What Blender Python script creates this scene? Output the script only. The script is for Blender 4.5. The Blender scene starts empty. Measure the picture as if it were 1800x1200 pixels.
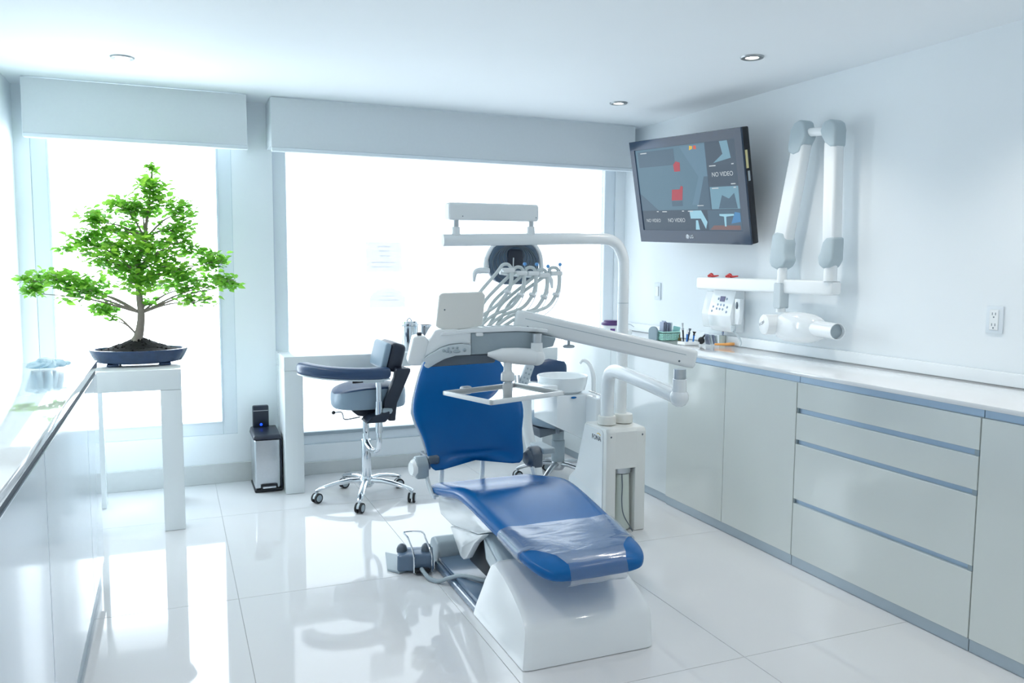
import bpy, bmesh, math, random
from mathutils import Vector, Matrix, Euler

random.seed(7)
SC = bpy.context.scene
COL = SC.collection
PI = math.pi

# ------------------------------------------------------------------ camera, world, light, exposure
cam = bpy.data.cameras.new('camera')
cam.sensor_width = 36.0
cam.lens = 36.0 * 1438.03 / 1800.0
cam.clip_start = 0.02
camo = bpy.data.objects.new('camera', cam)
COL.objects.link(camo)
_yaw, _pitch, _roll = 0.394498664, 0.0944823795, 0.00726596403
_f = Vector((math.sin(_yaw) * math.cos(_pitch), math.cos(_yaw) * math.cos(_pitch), -math.sin(_pitch)))
_r = Vector((math.cos(_yaw), -math.sin(_yaw), 0))
_u = _r.cross(_f)
_r2 = _r * math.cos(_roll) + _u * math.sin(_roll)
_u2 = _u * math.cos(_roll) - _r * math.sin(_roll)
_m = Matrix((_r2, _u2, -_f)).transposed().to_4x4()
_m.translation = Vector((0, 0, 1.40))
camo.matrix_world = _m
SC.camera = camo

SC.view_settings.view_transform = 'Standard'
SC.view_settings.look = 'None'
SC.view_settings.gamma = 1.0
SC.view_settings.use_curve_mapping = False
SC.view_settings.exposure = 0.82

w = bpy.data.worlds.new('overcast_sky')
SC.world = w
w.use_nodes = True
_bg = w.node_tree.nodes['Background']
_bg.inputs['Color'].default_value = (0.81, 0.92, 1.0, 1)
_bg.inputs['Strength'].default_value = 7.8
SPOT_W = 13.0
SC.cycles.max_bounces = 14
SC.cycles.diffuse_bounces = 9
SC.cycles.transparent_max_bounces = 16
SC.cycles.caustics_reflective = False
SC.cycles.caustics_refractive = False
SC.cycles.sample_clamp_indirect = 6.0


def portal(name, cx, cz, sx, sz, y):
    l = bpy.data.lights.new(name, 'AREA')
    l.shape = 'RECTANGLE'
    l.size, l.size_y = sx, sz
    l.cycles.is_portal = True
    o = bpy.data.objects.new(name, l)
    o.location = (cx, y, cz)
    o.rotation_euler = (-PI / 2, 0, 0)      # faces -y, into the room
    COL.objects.link(o)


portal('window_portal', -0.18, 1.26, 0.94, 1.78, 5.53)
portal('window_portal', 1.86, 1.24, 2.36, 1.98, 5.53)

CEIL = 2.385
XL, XR = -0.80, 3.17
YB, YF = 5.42, -2.6


# ------------------------------------------------------------------ helpers
def lin(c):
    return tuple(((v / 255) / 12.92 if v / 255 <= 0.04045 else ((v / 255 + 0.055) / 1.055) ** 2.4) for v in c)


_mats = {}


def mat(name, rgb, rough=0.5, metal=0.0, coat=0.0, var=0.04, nscale=30.0, bump=0.0, bscale=200.0, spec=0.5,
        emit=None, estr=0.0, trans=0.0, alpha=1.0, sheen=0.0):
    if name in _mats:
        return _mats[name]
    m = bpy.data.materials.new(name)
    m.use_nodes = True
    nt = m.node_tree
    p = nt.nodes['Principled BSDF']
    base = lin(rgb)
    tc = nt.nodes.new('ShaderNodeTexCoord')
    n = nt.nodes.new('ShaderNodeTexNoise')
    n.inputs['Scale'].default_value = nscale
    n.inputs['Detail'].default_value = 3
    nt.links.new(tc.outputs['Object'], n.inputs['Vector'])
    mx = nt.nodes.new('ShaderNodeMix')
    mx.data_type = 'RGBA'
    mx.inputs[6].default_value = (*[max(0, v * (1 - var)) for v in base], 1)
    mx.inputs[7].default_value = (*[min(1, v * (1 + var)) for v in base], 1)
    nt.links.new(n.outputs['Fac'], mx.inputs[0])
    nt.links.new(mx.outputs[2], p.inputs['Base Color'])
    p.inputs['Roughness'].default_value = rough
    p.inputs['Metallic'].default_value = metal
    p.inputs['Specular IOR Level'].default_value = spec
    p.inputs['Coat Weight'].default_value = coat
    p.inputs['Coat Roughness'].default_value = 0.05
    p.inputs['Sheen Weight'].default_value = sheen
    p.inputs['Transmission Weight'].default_value = trans
    p.inputs['Alpha'].default_value = alpha
    if emit:
        p.inputs['Emission Color'].default_value = (*lin(emit), 1)
        p.inputs['Emission Strength'].default_value = estr
    if bump:
        n2 = nt.nodes.new('ShaderNodeTexNoise')
        n2.inputs['Scale'].default_value = bscale
        n2.inputs['Detail'].default_value = 2
        nt.links.new(tc.outputs['Object'], n2.inputs['Vector'])
        b = nt.nodes.new('ShaderNodeBump')
        b.inputs['Strength'].default_value = bump
        b.inputs['Distance'].default_value = 0.002
        nt.links.new(n2.outputs['Fac'], b.inputs['Height'])
        nt.links.new(b.outputs['Normal'], p.inputs['Normal'])
    _mats[name] = m
    return m


def glass_mat(name, tint, refl=0.08, haze=0.0, haze_col=(230, 236, 240), rough=0.02, bump=0.0, bscale=20):
    """thin sheet: lets light straight through, a little gloss, optional milky film"""
    m = bpy.data.materials.new(name)
    m.use_nodes = True
    nt = m.node_tree
    for nd in list(nt.nodes):
        nt.nodes.remove(nd)
    out = nt.nodes.new('ShaderNodeOutputMaterial')
    tr = nt.nodes.new('ShaderNodeBsdfTransparent')
    tr.inputs[0].default_value = (*tint, 1)
    gl = nt.nodes.new('ShaderNodeBsdfGlossy')
    gl.inputs['Roughness'].default_value = rough
    fr = nt.nodes.new('ShaderNodeLayerWeight')
    fr.inputs[0].default_value = 0.35
    mul = nt.nodes.new('ShaderNodeMath')
    mul.operation = 'MULTIPLY'
    mul.inputs[1].default_value = refl * 4
    nt.links.new(fr.outputs['Fresnel'], mul.inputs[0])
    mix = nt.nodes.new('ShaderNodeMixShader')
    nt.links.new(mul.outputs[0], mix.inputs[0])
    last = tr.outputs[0]
    if haze > 0:
        df = nt.nodes.new('ShaderNodeBsdfDiffuse')
        df.inputs[0].default_value = (*lin(haze_col), 1)
        tl = nt.nodes.new('ShaderNodeBsdfTranslucent')
        tl.inputs[0].default_value = (*lin(haze_col), 1)
        a = nt.nodes.new('ShaderNodeMixShader')
        a.inputs[0].default_value = 0.5
        nt.links.new(df.outputs[0], a.inputs[1])
        nt.links.new(tl.outputs[0], a.inputs[2])
        h = nt.nodes.new('ShaderNodeMixShader')
        h.inputs[0].default_value = haze
        nt.links.new(last, h.inputs[1])
        nt.links.new(a.outputs[0], h.inputs[2])
        last = h.outputs[0]
    if bump:
        tc = nt.nodes.new('ShaderNodeTexCoord')
        mp = nt.nodes.new('ShaderNodeMapping')
        mp.inputs['Rotation'].default_value = (0.2, 0.4, 0.7)
        mp.inputs['Scale'].default_value = (1.0, 2.6, 1.0)
        nt.links.new(tc.outputs['Object'], mp.inputs[0])
        n = nt.nodes.new('ShaderNodeTexNoise')
        n.inputs['Scale'].default_value = bscale
        n.inputs['Detail'].default_value = 5
        n.inputs['Distortion'].default_value = 1.5
        nt.links.new(mp.outputs[0], n.inputs['Vector'])
        b = nt.nodes.new('ShaderNodeBump')
        b.inputs['Strength'].default_value = bump
        b.inputs['Distance'].default_value = 0.01
        nt.links.new(n.outputs['Fac'], b.inputs['Height'])
        nt.links.new(b.outputs['Normal'], gl.inputs['Normal'])
    nt.links.new(last, mix.inputs[1])
    nt.links.new(gl.outputs[0], mix.inputs[2])
    nt.links.new(mix.outputs[0], out.inputs[0])
    _mats[name] = m
    return m


def catmull(pts, n=8):
    pts = [Vector(p) for p in pts]
    if len(pts) < 3:
        return pts
    P = [pts[0] * 2 - pts[1]] + pts + [pts[-1] * 2 - pts[-2]]
    out = []
    for i in range(1, len(P) - 2):
        a, b, c, d = P[i - 1], P[i], P[i + 1], P[i + 2]
        for k in range(n):
            t = k / n
            out.append(0.5 * ((2 * b) + (c - a) * t + (2 * a - 5 * b + 4 * c - d) * t * t + (3 * b - a - 3 * c + d) * t ** 3))
    out.append(pts[-1])
    return out


class B:
    """collects shapes, links them as ONE mesh object"""

    def __init__(self):
        self.bm = bmesh.new()

    def _merge(self, t, M=None):
        if M is not None:
            t.transform(M)
        me = bpy.data.meshes.new('tmp')
        t.to_mesh(me)
        t.free()
        self.bm.from_mesh(me)
        bpy.data.meshes.remove(me)
        return self

    def box(self, x0, x1, y0, y1, z0, z1, bev=0.0, seg=2, M=None):
        t = bmesh.new()
        bmesh.ops.create_cube(t, size=1)
        for v in t.verts:
            v.co = Vector(((x0 + x1) / 2 + v.co.x * (x1 - x0), (y0 + y1) / 2 + v.co.y * (y1 - y0), (z0 + z1) / 2 + v.co.z * (z1 - z0)))
        if bev > 0:
            bmesh.ops.bevel(t, geom=t.edges[:], offset=bev, segments=seg, profile=0.5, affect='EDGES')
        return self._merge(t, M)

    def hexa(self, corners, bev=0.0, seg=2, M=None):
        """8 corners: bottom 4 ccw then top 4 ccw"""
        t = bmesh.new()
        v = [t.verts.new(c) for c in corners]
        for f in ((3, 2, 1, 0), (4, 5, 6, 7), (0, 1, 5, 4), (1, 2, 6, 5), (2, 3, 7, 6), (3, 0, 4, 7)):
            t.faces.new([v[i] for i in f])
        bmesh.ops.recalc_face_normals(t, faces=t.faces[:])
        if bev > 0:
            bmesh.ops.bevel(t, geom=t.edges[:], offset=bev, segments=seg, profile=0.5, affect='EDGES')
        return self._merge(t, M)

    def prism(self, poly, d0, d1, frame, bev=0.0, seg=2):
        """poly of (a,b) extruded along the third axis from d0 to d1; frame = (origin, A, B, N)"""
        o, A, Bv, N = [Vector(q) for q in frame]
        t = bmesh.new()
        v0 = [t.verts.new(o + A * a + Bv * b + N * d0) for a, b in poly]
        v1 = [t.verts.new(o + A * a + Bv * b + N * d1) for a, b in poly]
        n = len(poly)
        t.faces.new(v0[::-1])
        t.faces.new(v1)
        for i in range(n):
            t.faces.new((v0[i], v0[(i + 1) % n], v1[(i + 1) % n], v1[i]))
        bmesh.ops.recalc_face_normals(t, faces=t.faces[:])
        if bev > 0:
            bmesh.ops.bevel(t, geom=t.edges[:], offset=bev, segments=seg, profile=0.5, affect='EDGES')
        return self._merge(t)

    def rings(self, rings, cap=True, closed=True):
        t = bmesh.new()
        vs = [[t.verts.new(p) for p in r] for r in rings]
        for a, b in zip(vs, vs[1:]):
            n = len(a)
            for i in range(n if closed else n - 1):
                t.faces.new((a[i], a[(i + 1) % n], b[(i + 1) % n], b[i]))
        if cap:
            t.faces.new(vs[0][::-1])
            t.faces.new(vs[-1])
        bmesh.ops.recalc_face_normals(t, faces=t.faces[:])
        return self._merge(t)

    def tube(self, pts, r, seg=10, smooth=6, cap=True):
        rr = r if isinstance(r, (list, tuple)) else None
        P = catmull(pts, smooth) if smooth else [Vector(p) for p in pts]
        n = len(P)
        rings = []
        up = None
        for i, p in enumerate(P):
            d = (P[min(i + 1, n - 1)] - P[max(i - 1, 0)]).normalized()
            if up is None:
                a = Vector((0, 0, 1)) if abs(d.z) < 0.9 else Vector((1, 0, 0))
                up = (a - d * a.dot(d)).normalized()
            else:
                up = (up - d * up.dot(d)).normalized()
            s = d.cross(up)
            if rr:
                f = i / (n - 1) * (len(rr) - 1)
                k = min(int(f), len(rr) - 2)
                rad = rr[k] + (rr[k + 1] - rr[k]) * (f - k)
            else:
                rad = r
            rings.append([p + (up * math.cos(2 * PI * j / seg) + s * math.sin(2 * PI * j / seg)) * rad for j in range(seg)])
        return self.rings(rings, cap)

    def cyl(self, p0, p1, r0, r1=None, seg=24, bev=0.0):
        r1 = r0 if r1 is None else r1
        p0, p1 = Vector(p0), Vector(p1)
        L = (p1 - p0).length
        if bev > 0:
            prof = [(0, 0), (r0 - bev, 0), (r0 - bev * 0.3, bev * 0.3), (r0, bev), (r1, L - bev), (r1 - bev * 0.3, L - bev * 0.3), (r1 - bev, L), (0, L)]
        else:
            prof = [(0, 0), (r0, 0), (r1, L), (0, L)]
        return self.lathe(prof, p0, (p1 - p0), seg)

    def lathe(self, prof, o=(0, 0, 0), axis=(0, 0, 1), seg=24, sx=1.0, sy=1.0):
        o = Vector(o)
        q = Vector(axis).normalized().to_track_quat('Z', 'Y')
        t = bmesh.new()
        rows = []
        for r, z in prof:
            if r < 1e-6:
                rows.append([t.verts.new(o + q @ Vector((0, 0, z)))])
            else:
                rows.append([t.verts.new(o + q @ Vector((r * sx * math.cos(2 * PI * j / seg), r * sy * math.sin(2 * PI * j / seg), z))) for j in range(seg)])
        for a, b in zip(rows, rows[1:]):
            for i in range(seg):
                k = (i + 1) % seg
                if len(a) == 1 and len(b) == 1:
                    break
                if len(a) == 1:
                    t.faces.new((a[0], b[k], b[i]))
                elif len(b) == 1:
                    t.faces.new((a[i], a[k], b[0]))
                else:
                    t.faces.new((a[i], a[k], b[k], b[i]))
        bmesh.ops.recalc_face_normals(t, faces=t.faces[:])
        return self._merge(t)

    def ball(self, c, r, seg=16, M=None):
        t = bmesh.new()
        bmesh.ops.create_uvsphere(t, u_segments=seg, v_segments=max(6, seg // 2), radius=1)
        rx, ry, rz = r if isinstance(r, (tuple, list)) else (r, r, r)
        for v in t.verts:
            v.co = Vector((v.co.x * rx, v.co.y * ry, v.co.z * rz))
        if M is not None:
            t.transform(M)
        bmesh.ops.translate(t, verts=t.verts[:], vec=Vector(c))
        return self._merge(t)

    def text(self, s, origin, A, Bv, size, N_off=0.0006, ext=0.0004, align='LEFT'):
        """flat lettering; A = reading direction, Bv = up"""
        cu = bpy.data.curves.new('t', 'FONT')
        cu.body = s
        cu.size = size
        cu.extrude = ext
        cu.align_x = align
        o = bpy.data.objects.new('t', cu)
        COL.objects.link(o)
        dg = bpy.context.evaluated_depsgraph_get()
        me = bpy.data.meshes.new_from_object(o.evaluated_get(dg))
        A, Bv = Vector(A).normalized(), Vector(Bv).normalized()
        N = A.cross(Bv)
        M = Matrix((A, Bv, N)).transposed().to_4x4()
        M.translation = Vector(origin) + N * N_off
        me.transform(M)
        self.bm.from_mesh(me)
        bpy.data.meshes.remove(me)
        bpy.data.objects.remove(o)
        bpy.data.curves.remove(cu)
        return self

    def build(self, name, m, parent=None, label=None, angle=35, sub=0):
        me = bpy.data.meshes.new(name)
        if parent is None:
            xs = [v.co for v in self.bm.verts]
            off = Vector(((min(v.x for v in xs) + max(v.x for v in xs)) / 2, (min(v.y for v in xs) + max(v.y for v in xs)) / 2, min(v.z for v in xs)))
        else:
            r = parent
            off = Vector((0, 0, 0))
            while r is not None:
                off += r.location
                r = r.parent
        bmesh.ops.translate(self.bm, verts=self.bm.verts[:], vec=-off)
        self.bm.to_mesh(me)
        self.bm.free()
        me.materials.append(m)
        me.shade_smooth()
        me.set_sharp_from_angle(angle=math.radians(angle))
        o = bpy.data.objects.new(name, me)
        COL.objects.link(o)
        if parent is None:
            o.location = off
        else:
            o.parent = parent
        if label:
            o['label'] = label
        if sub:
            s = o.modifiers.new('subdivision', 'SUBSURF')
            s.levels = s.render_levels = sub
        return o


def tag(o, label=None, cat=None, group=None, kind=None):
    if label:
        o['label'] = label
    if cat:
        o['category'] = cat
    if group:
        o['group'] = group
    if kind:
        o['kind'] = kind
    return o


def thing(name, label, cat, loc, group=None):
    o = bpy.data.objects.new(name, None)
    o.empty_display_size = 0.05
    o.location = loc
    COL.objects.link(o)
    return tag(o, label, cat, group)


def copy_tree(o, parent=None):
    c = o.copy()
    COL.objects.link(c)
    if parent is not None:
        c.parent = parent
    for ch in list(o.children):
        copy_tree(ch, c)
    return c


def struct(o):
    o['kind'] = 'structure'
    return o


X, Y, Z = Vector((1, 0, 0)), Vector((0, 1, 0)), Vector((0, 0, 1))


def rrect(a0, a1, b0, b1, r, n=5):
    out = []
    for cx, cy, s in ((a1 - r, b1 - r, 0), (a0 + r, b1 - r, 1), (a0 + r, b0 + r, 2), (a1 - r, b0 + r, 3)):
        for k in range(n + 1):
            a = (s + k / n) * PI / 2
            out.append((cx + r * math.cos(a), cy + r * math.sin(a)))
    return out


# ------------------------------------------------------------------ materials
M_WALL = mat('wall_paint', (235, 240, 243), 0.6, var=0.012, nscale=4)
M_CEIL = mat('ceiling_paint', (236, 240, 243), 0.7, var=0.012, nscale=3)
M_TILE = mat('polished_tile', (218, 219, 221), 0.045, var=0.025, nscale=2.2, spec=0.32)
M_GROUT = mat('grout', (176, 178, 180), 0.8)
M_BASEB = mat('tile_baseboard', (206, 209, 208), 0.25, var=0.03)
M_FRAME = mat('window_frame', (222, 230, 236), 0.4, var=0.01)
M_BLIND = mat('blind_fabric', (214, 220, 224), 0.75, var=0.02, nscale=60, bump=0.15, bscale=600)
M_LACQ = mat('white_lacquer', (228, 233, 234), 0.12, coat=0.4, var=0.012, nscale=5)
M_LACQL = mat('shaded_white_lacquer', (206, 216, 226), 0.12, coat=0.3, var=0.012, nscale=5)  # white of the left doors, with their dim blue shade mixed into the colour
M_LACQ2 = mat('warm_white_lacquer', (222, 226, 222), 0.16, coat=0.3, var=0.012, nscale=5)
M_TOP = mat('white_worktop', (238, 239, 240), 0.1, coat=0.4, var=0.01, nscale=6)
M_TOPL = mat('glossy_worktop', (236, 240, 243), 0.04, coat=0.6, var=0.01, nscale=6)
M_CHAN = mat('aluminium_channel', (178, 200, 222), 0.35, metal=0.3, var=0.02)
M_PLINTH = mat('aluminium_plinth', (176, 190, 200), 0.3, metal=0.35, var=0.02)
M_GROOVE = mat('dark_groove', (70, 82, 92), 0.6)
M_CARC = mat('carcass', (200, 206, 210), 0.5)
M_PLAS = mat('white_plastic', (234, 237, 238), 0.25, coat=0.15, var=0.012, nscale=8)
M_PLASG = mat('gloss_white_shell', (234, 238, 240), 0.12, coat=0.5, var=0.01, nscale=8)
M_CREAM = mat('cream_plastic', (231, 230, 225), 0.35, var=0.012)
M_TOWER = mat('tower_white', (231, 232, 229), 0.3, coat=0.15, var=0.012)
M_GREYP = mat('grey_plastic', (158, 172, 180), 0.35, var=0.02)
M_PALEG = mat('pale_grey_plastic', (196, 206, 211), 0.35, var=0.02)
M_DGREY = mat('dark_grey_plastic', (88, 100, 112), 0.35, var=0.03)
M_SLATE = mat('slate_painted_metal', (96, 118, 142), 0.22, coat=0.3, var=0.03)
M_LIFT = mat('pale_grey_metal', (168, 184, 194), 0.25, coat=0.2, var=0.02)
M_BLUE = mat('blue_upholstery', (0, 94, 160), 0.26, var=0.06, nscale=12, bump=0.12, bscale=500, spec=0.28)
M_NAVY = mat('navy_upholstery', (40, 66, 100), 0.33, var=0.05, nscale=20, bump=0.1, bscale=500)
M_SEATG = mat('grey_blue_upholstery', (128, 148, 164), 0.42, var=0.03, bump=0.08, bscale=400)
M_BLACK = mat('black_plastic', (24, 27, 34), 0.4, var=0.05)
M_NAVYP = mat('navy_black_plastic', (30, 38, 54), 0.35, var=0.05)
M_RUB = mat('black_rubber', (28, 30, 34), 0.6)
M_CHROME = mat('chrome', (225, 230, 235), 0.08, metal=1.0, var=0.01)
M_STEEL = mat('brushed_steel', (196, 200, 204), 0.28, metal=1.0, var=0.05, nscale=90)
M_HOSE = mat('pale_hose', (208, 215, 215), 0.45, var=0.03)
M_RED = mat('red_plastic', (190, 40, 40), 0.4)


# ------------------------------------------------------------------ room shell
b = B()
b.box(XL - 0.2, XR + 0.2, YF - 0.2, YB + 0.25, -0.12, -0.004)
floor = struct(b.build('floor', M_GROUT))
tile_me = None
tx = [-1.418, -0.598, 0.222, 1.043, 1.864, 2.684, 3.504]
ty = [2.281 + 1.2 * k for k in range(-5, 4)]
for i in range(len(tx) - 1):
    for j in range(len(ty) - 1):
        x0, x1 = max(tx[i], XL - 0.05), min(tx[i + 1], XR + 0.05)
        y0, y1 = max(ty[j], YF - 0.05), min(ty[j + 1], YB + 0.05)
        if x1 - x0 < 0.02 or y1 - y0 < 0.02:
            continue
        g = 0.0011
        b = B()
        b.box(x0 + g, x1 - g, y0 + g, y1 - g, -0.0045, 0.0, 0.0006, 1)
        b.build('tile', M_TILE, floor)

struct(B().box(XL - 0.2, XR + 0.2, YF - 0.2, YB + 0.25, CEIL, CEIL + 0.12).build('ceiling', M_CEIL))
struct(B().box(XL - 0.15, XL, YF, YB + 0.2, 0, CEIL).build('wall_left', M_WALL))
struct(B().box(XR, XR + 0.15, YF, YB + 0.2, 0, CEIL).build('wall_right', M_WALL))
struct(B().box(XL, XR, YF - 0.15, YF, 0, CEIL).build('wall_front', M_WALL))
# window wall: two openings
W1 = (-0.72, 0.365, 0.31, 2.24)
W2 = (0.61, 3.09, 0.20, 2.28)
b = B()
b.box(XL, W1[0], YB, YB + 0.15, 0, CEIL)
b.box(W1[0], W1[1], YB, YB + 0.15, 0, W1[2])
b.box(W1[0], W1[1], YB, YB + 0.15, W1[3], CEIL)
b.box(W1[1], W2[0], YB, YB + 0.15, 0, CEIL)
b.box(W2[0], W2[1], YB, YB + 0.15, 0, W2[2])
b.box(W2[0], W2[1], YB, YB + 0.15, W2[3], CEIL)
b.box(W2[1], XR, YB, YB + 0.15, 0, CEIL)
struct(b.build('wall_back', M_WALL))

M_PANE1 = glass_mat('clear_pane', (0.88, 0.88, 0.88), 0.05)
M_PANE2 = glass_mat('screened_pane', (0.45, 0.45, 0.45), 0.05)
M_DECAL = glass_mat('window_decal', (0.66, 0.67, 0.68), 0.02, 0.03)


def window(name, wb, fw, pane_m, yf):
    x0, x1, z0, z1 = wb
    root = bpy.data.objects.new(name, None)
    root.location = ((x0 + x1) / 2, yf, z0)
    COL.objects.link(root)
    struct(root)
    b = B()
    b.box(x0, x0 + fw, yf, yf + 0.06, z0, z1, 0.004, 1)
    b.box(x1 - fw, x1, yf, yf + 0.06, z0, z1, 0.004, 1)
    b.box(x0 + fw, x1 - fw, yf + 0.001, yf + 0.059, z0, z0 + fw, 0.004, 1)
    b.box(x0 + fw, x1 - fw, yf + 0.001, yf + 0.059, z1 - fw, z1, 0.004, 1)
    b.build('frame', M_FRAME, root)
    b = B()
    b.box(x0 + fw - 0.01, x1 - fw + 0.01, yf + 0.03, yf + 0.034, z0 + fw - 0.01, z1 - fw + 0.01)
    b.build('pane', pane_m, root)
    return root


w1 = window('window_1', W1, 0.084, M_PANE1, 5.425)
# narrow inner bead of the left sash
b = B()
for q in ((-0.636, -0.626, 0.394, 2.156), (0.271, 0.281, 0.394, 2.156)):
    b.box(q[0], q[1], 5.418, 5.43, q[2], q[3], 0.002, 1)
b.box(-0.636, 0.281, 5.418, 5.43, 0.386, 0.396, 0.002, 1)
b.box(-0.636, 0.281, 5.418, 5.43, 2.146, 2.156, 0.002, 1)
b.build('glazing_bead', M_FRAME, w1)
w2 = window('window_2', W2, 0.085, M_PANE2, 5.435)
b = B()
b.box(0.70, 3.0, 5.422, 5.436, 0.262, 0.285, 0.003, 1)
b.build('glazing_bead', M_GREYP, w2, 'grey strip along the lower edge')
b = B()
b.prism([(1.215, 1.34), (1.46, 1.34), (1.46, 1.54), (1.215, 1.54)], 0, 0.001, ((0, 5.476, 0), X, Z, Y))
dc = b.build('decal', M_DECAL, w2, 'pale rectangular sticker')
M_DECP = glass_mat('decal_print', (0.9, 0.9, 0.91), 0.02, 0.02)
for q in ((1.29, 1.38, 1.505, 1.515), (1.30, 1.375, 1.475, 1.485), (1.31, 1.38, 1.445, 1.452), (1.25, 1.42, 1.40, 1.408), (1.25, 1.40, 1.37, 1.378)):
    B().prism([(q[0], q[2]), (q[1], q[2]), (q[1], q[3]), (q[0], q[3])], 0, 0.0005, ((0, 5.4745, 0), X, Z, Y)).build('print', M_DECP, dc)
pts = [(1.238, 1.10), (1.482, 1.10)] + [(1.36 + 0.122 * math.cos(a), 1.15 + 0.082 * math.sin(a)) for a in [k * PI / 14 for k in range(15)]]
b = B()
b.prism(pts, 0, 0.001, ((0, 5.476, 0), X, Z, Y))
dc = b.build('decal', M_DECAL, w2, 'pale half-round sticker')
for q in ((1.33, 1.39, 1.195, 1.203), (1.31, 1.41, 1.172, 1.18), (1.29, 1.44, 1.145, 1.152)):
    B().prism([(q[0], q[2]), (q[1], q[2]), (q[1], q[3]), (q[0], q[3])], 0, 0.0005, ((0, 5.4745, 0), X, Z, Y)).build('print', M_DECP, dc)

b = B()
b.box(XL + 0.001, 0.61, YB - 0.012, YB, 0.0, 0.125, 0.002, 1)
b.box(0.61, 2.66, YB - 0.012, YB, 0.0, 0.085, 0.002, 1)
struct(b.build('baseboard_back', M_BASEB))


def pelmet(x0, x1, label):
    r = thing('blind_pelmet', label, 'pelmet', ((x0 + x1) / 2, 5.28, 2.06))
    B().box(x0, x1, 5.15, 5.172, 2.085, CEIL - 0.006, 0.002, 1).box(x0, x0 + 0.02, 5.172, 5.415, 2.10, CEIL - 0.006) \
        .box(x1 - 0.02, x1, 5.172, 5.415, 2.10, CEIL - 0.006).build('fascia', M_BLIND, r)
    B().box(x0 + 0.001, x1 + 0.004, 5.143, 5.19, 2.062, 2.085, 0.006, 2).build('bottom_rail', M_FRAME, r)
    B().cyl((x0 + 0.022, 5.31, 2.24), (x1 - 0.022, 5.31, 2.24), 0.045).build('blind_roll', M_BLIND, r)


pelmet(-0.715, 0.44, 'short pale grey roller-blind pelmet over the window behind the bonsai')
pelmet(0.577, 3.085, 'long pale grey roller-blind pelmet over the wide window')


# ------------------------------------------------------------------ ceiling lights
M_BULB = mat('lamp_face', (255, 250, 240), 0.4, emit=(255, 246, 232), estr=9.0)
M_RING = mat('satin_nickel', (170, 174, 176), 0.3, metal=0.8)


def downlight(x, y, label, power, first=None):
    if first is None:
        r = thing('downlight', label, 'ceiling light', (x, y, CEIL), 'recessed ceiling lights')
        b = B()
        b.lathe([(0.030, 0.0), (0.032, -0.006), (0.040, -0.009), (0.052, -0.007), (0.056, 0.0)], (x, y, CEIL))
        b.build('trim_ring', M_RING, r)
        B().lathe([(0, -0.0045), (0.020, -0.005), (0.0305, -0.002), (0.0305, -0.0005), (0, -0.0005)], (x, y, CEIL)).build('lamp_face', M_BULB, r, 'glowing lamp face')
        return r
    r = copy_tree(first)
    r.location = (x, y, CEIL)
    tag(r, label)
    return r


def spot(x, y, power):
    l = bpy.data.lights.new('downlight_and_fill', 'SPOT')
    l.energy = power
    l.spot_size = math.radians(120)
    l.spot_blend = 0.8
    l.shadow_soft_size = 0.04
    l.color = (1.0, 0.95, 0.88)
    o = bpy.data.objects.new('downlight_and_fill', l)
    o.location = (x, y, CEIL - 0.02)
    COL.objects.link(o)


d0 = downlight(-0.187, 4.50, 'recessed ceiling light above the bonsai by the left window', 8)
downlight(2.576, 3.25, 'recessed ceiling light nearest the camera, in front of the wall television', 8, d0)
downlight(2.56, 4.48, 'recessed ceiling light in the corner by the wide window and television', 8, d0)
for _x in (-0.187, 2.576):                       # glow of the fitted downlights; spots without a fitting are added fill
    for _y in (4.49, 3.25, 2.01, 0.77, -0.47, -1.71):
        spot(_x, _y, SPOT_W)


# ------------------------------------------------------------------ right-hand cabinets
def door(root, y0, y1, z0, z1, xf=2.65, name='door', m=M_LACQ2):
    return B().box(xf, xf + 0.019, y0 + 0.0016, y1 - 0.0016, z0, z1, 0.0012, 1).build(name, m, root)


def right_unit(y0, y1, label, seams, drawers=False, xf=2.65, m=M_LACQ2):
    r = thing('base_cabinet', label, 'cabinet', (2.91, (y0 + y1) / 2, 0), 'base cabinets under the right worktop')
    B().box(xf + 0.021, 3.16, y0 + 0.001, y1 - 0.001, 0.052, 0.866).build('body', M_CARC, r)
    B().box(xf + 0.006, xf + 0.022, y0 + 0.0005, y1 - 0.0005, 0.0005, 0.048, 0.001, 1).build('plinth', M_PLINTH, r, 'grey aluminium plinth')
    B().box(xf + 0.016, xf + 0.03, y0 + 0.0008, y1 - 0.0008, 0.867, 0.897).build('handle_channel', M_CHAN, r, 'bluish aluminium finger channel')
    if drawers:
        for z0, z1 in ((0.749, 0.866), (0.602, 0.725), (0.322, 0.580), (0.05, 0.300)):
            d = door(r, y0, y1, z0, z1, xf, 'drawer', m)
            if z1 < 0.8:
                b = B()
                b.box(xf + 0.015, xf + 0.0195, y0 + 0.022, y1 - 0.006, z1 + 0.0005, z1 + 0.0235)
                b.build('finger_channel', M_CHAN, d, 'bluish aluminium finger channel')
                B().box(xf + 0.004, xf + 0.0195, y0 + 0.002, y0 + 0.0205, z1 + 0.0008, z1 + 0.0232).build('channel_stop', M_GREYP, d)
                B().box(xf + 0.004, xf + 0.0195, y1 - 0.0055, y1 - 0.002, z1 + 0.0008, z1 + 0.0232).build('channel_stop', M_GREYP, d)
    else:
        ys = [y0] + seams + [y1]
        for a, c in zip(ys, ys[1:]):
            door(r, a, c, 0.05, 0.866, xf, 'door', m)
    return r


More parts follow.
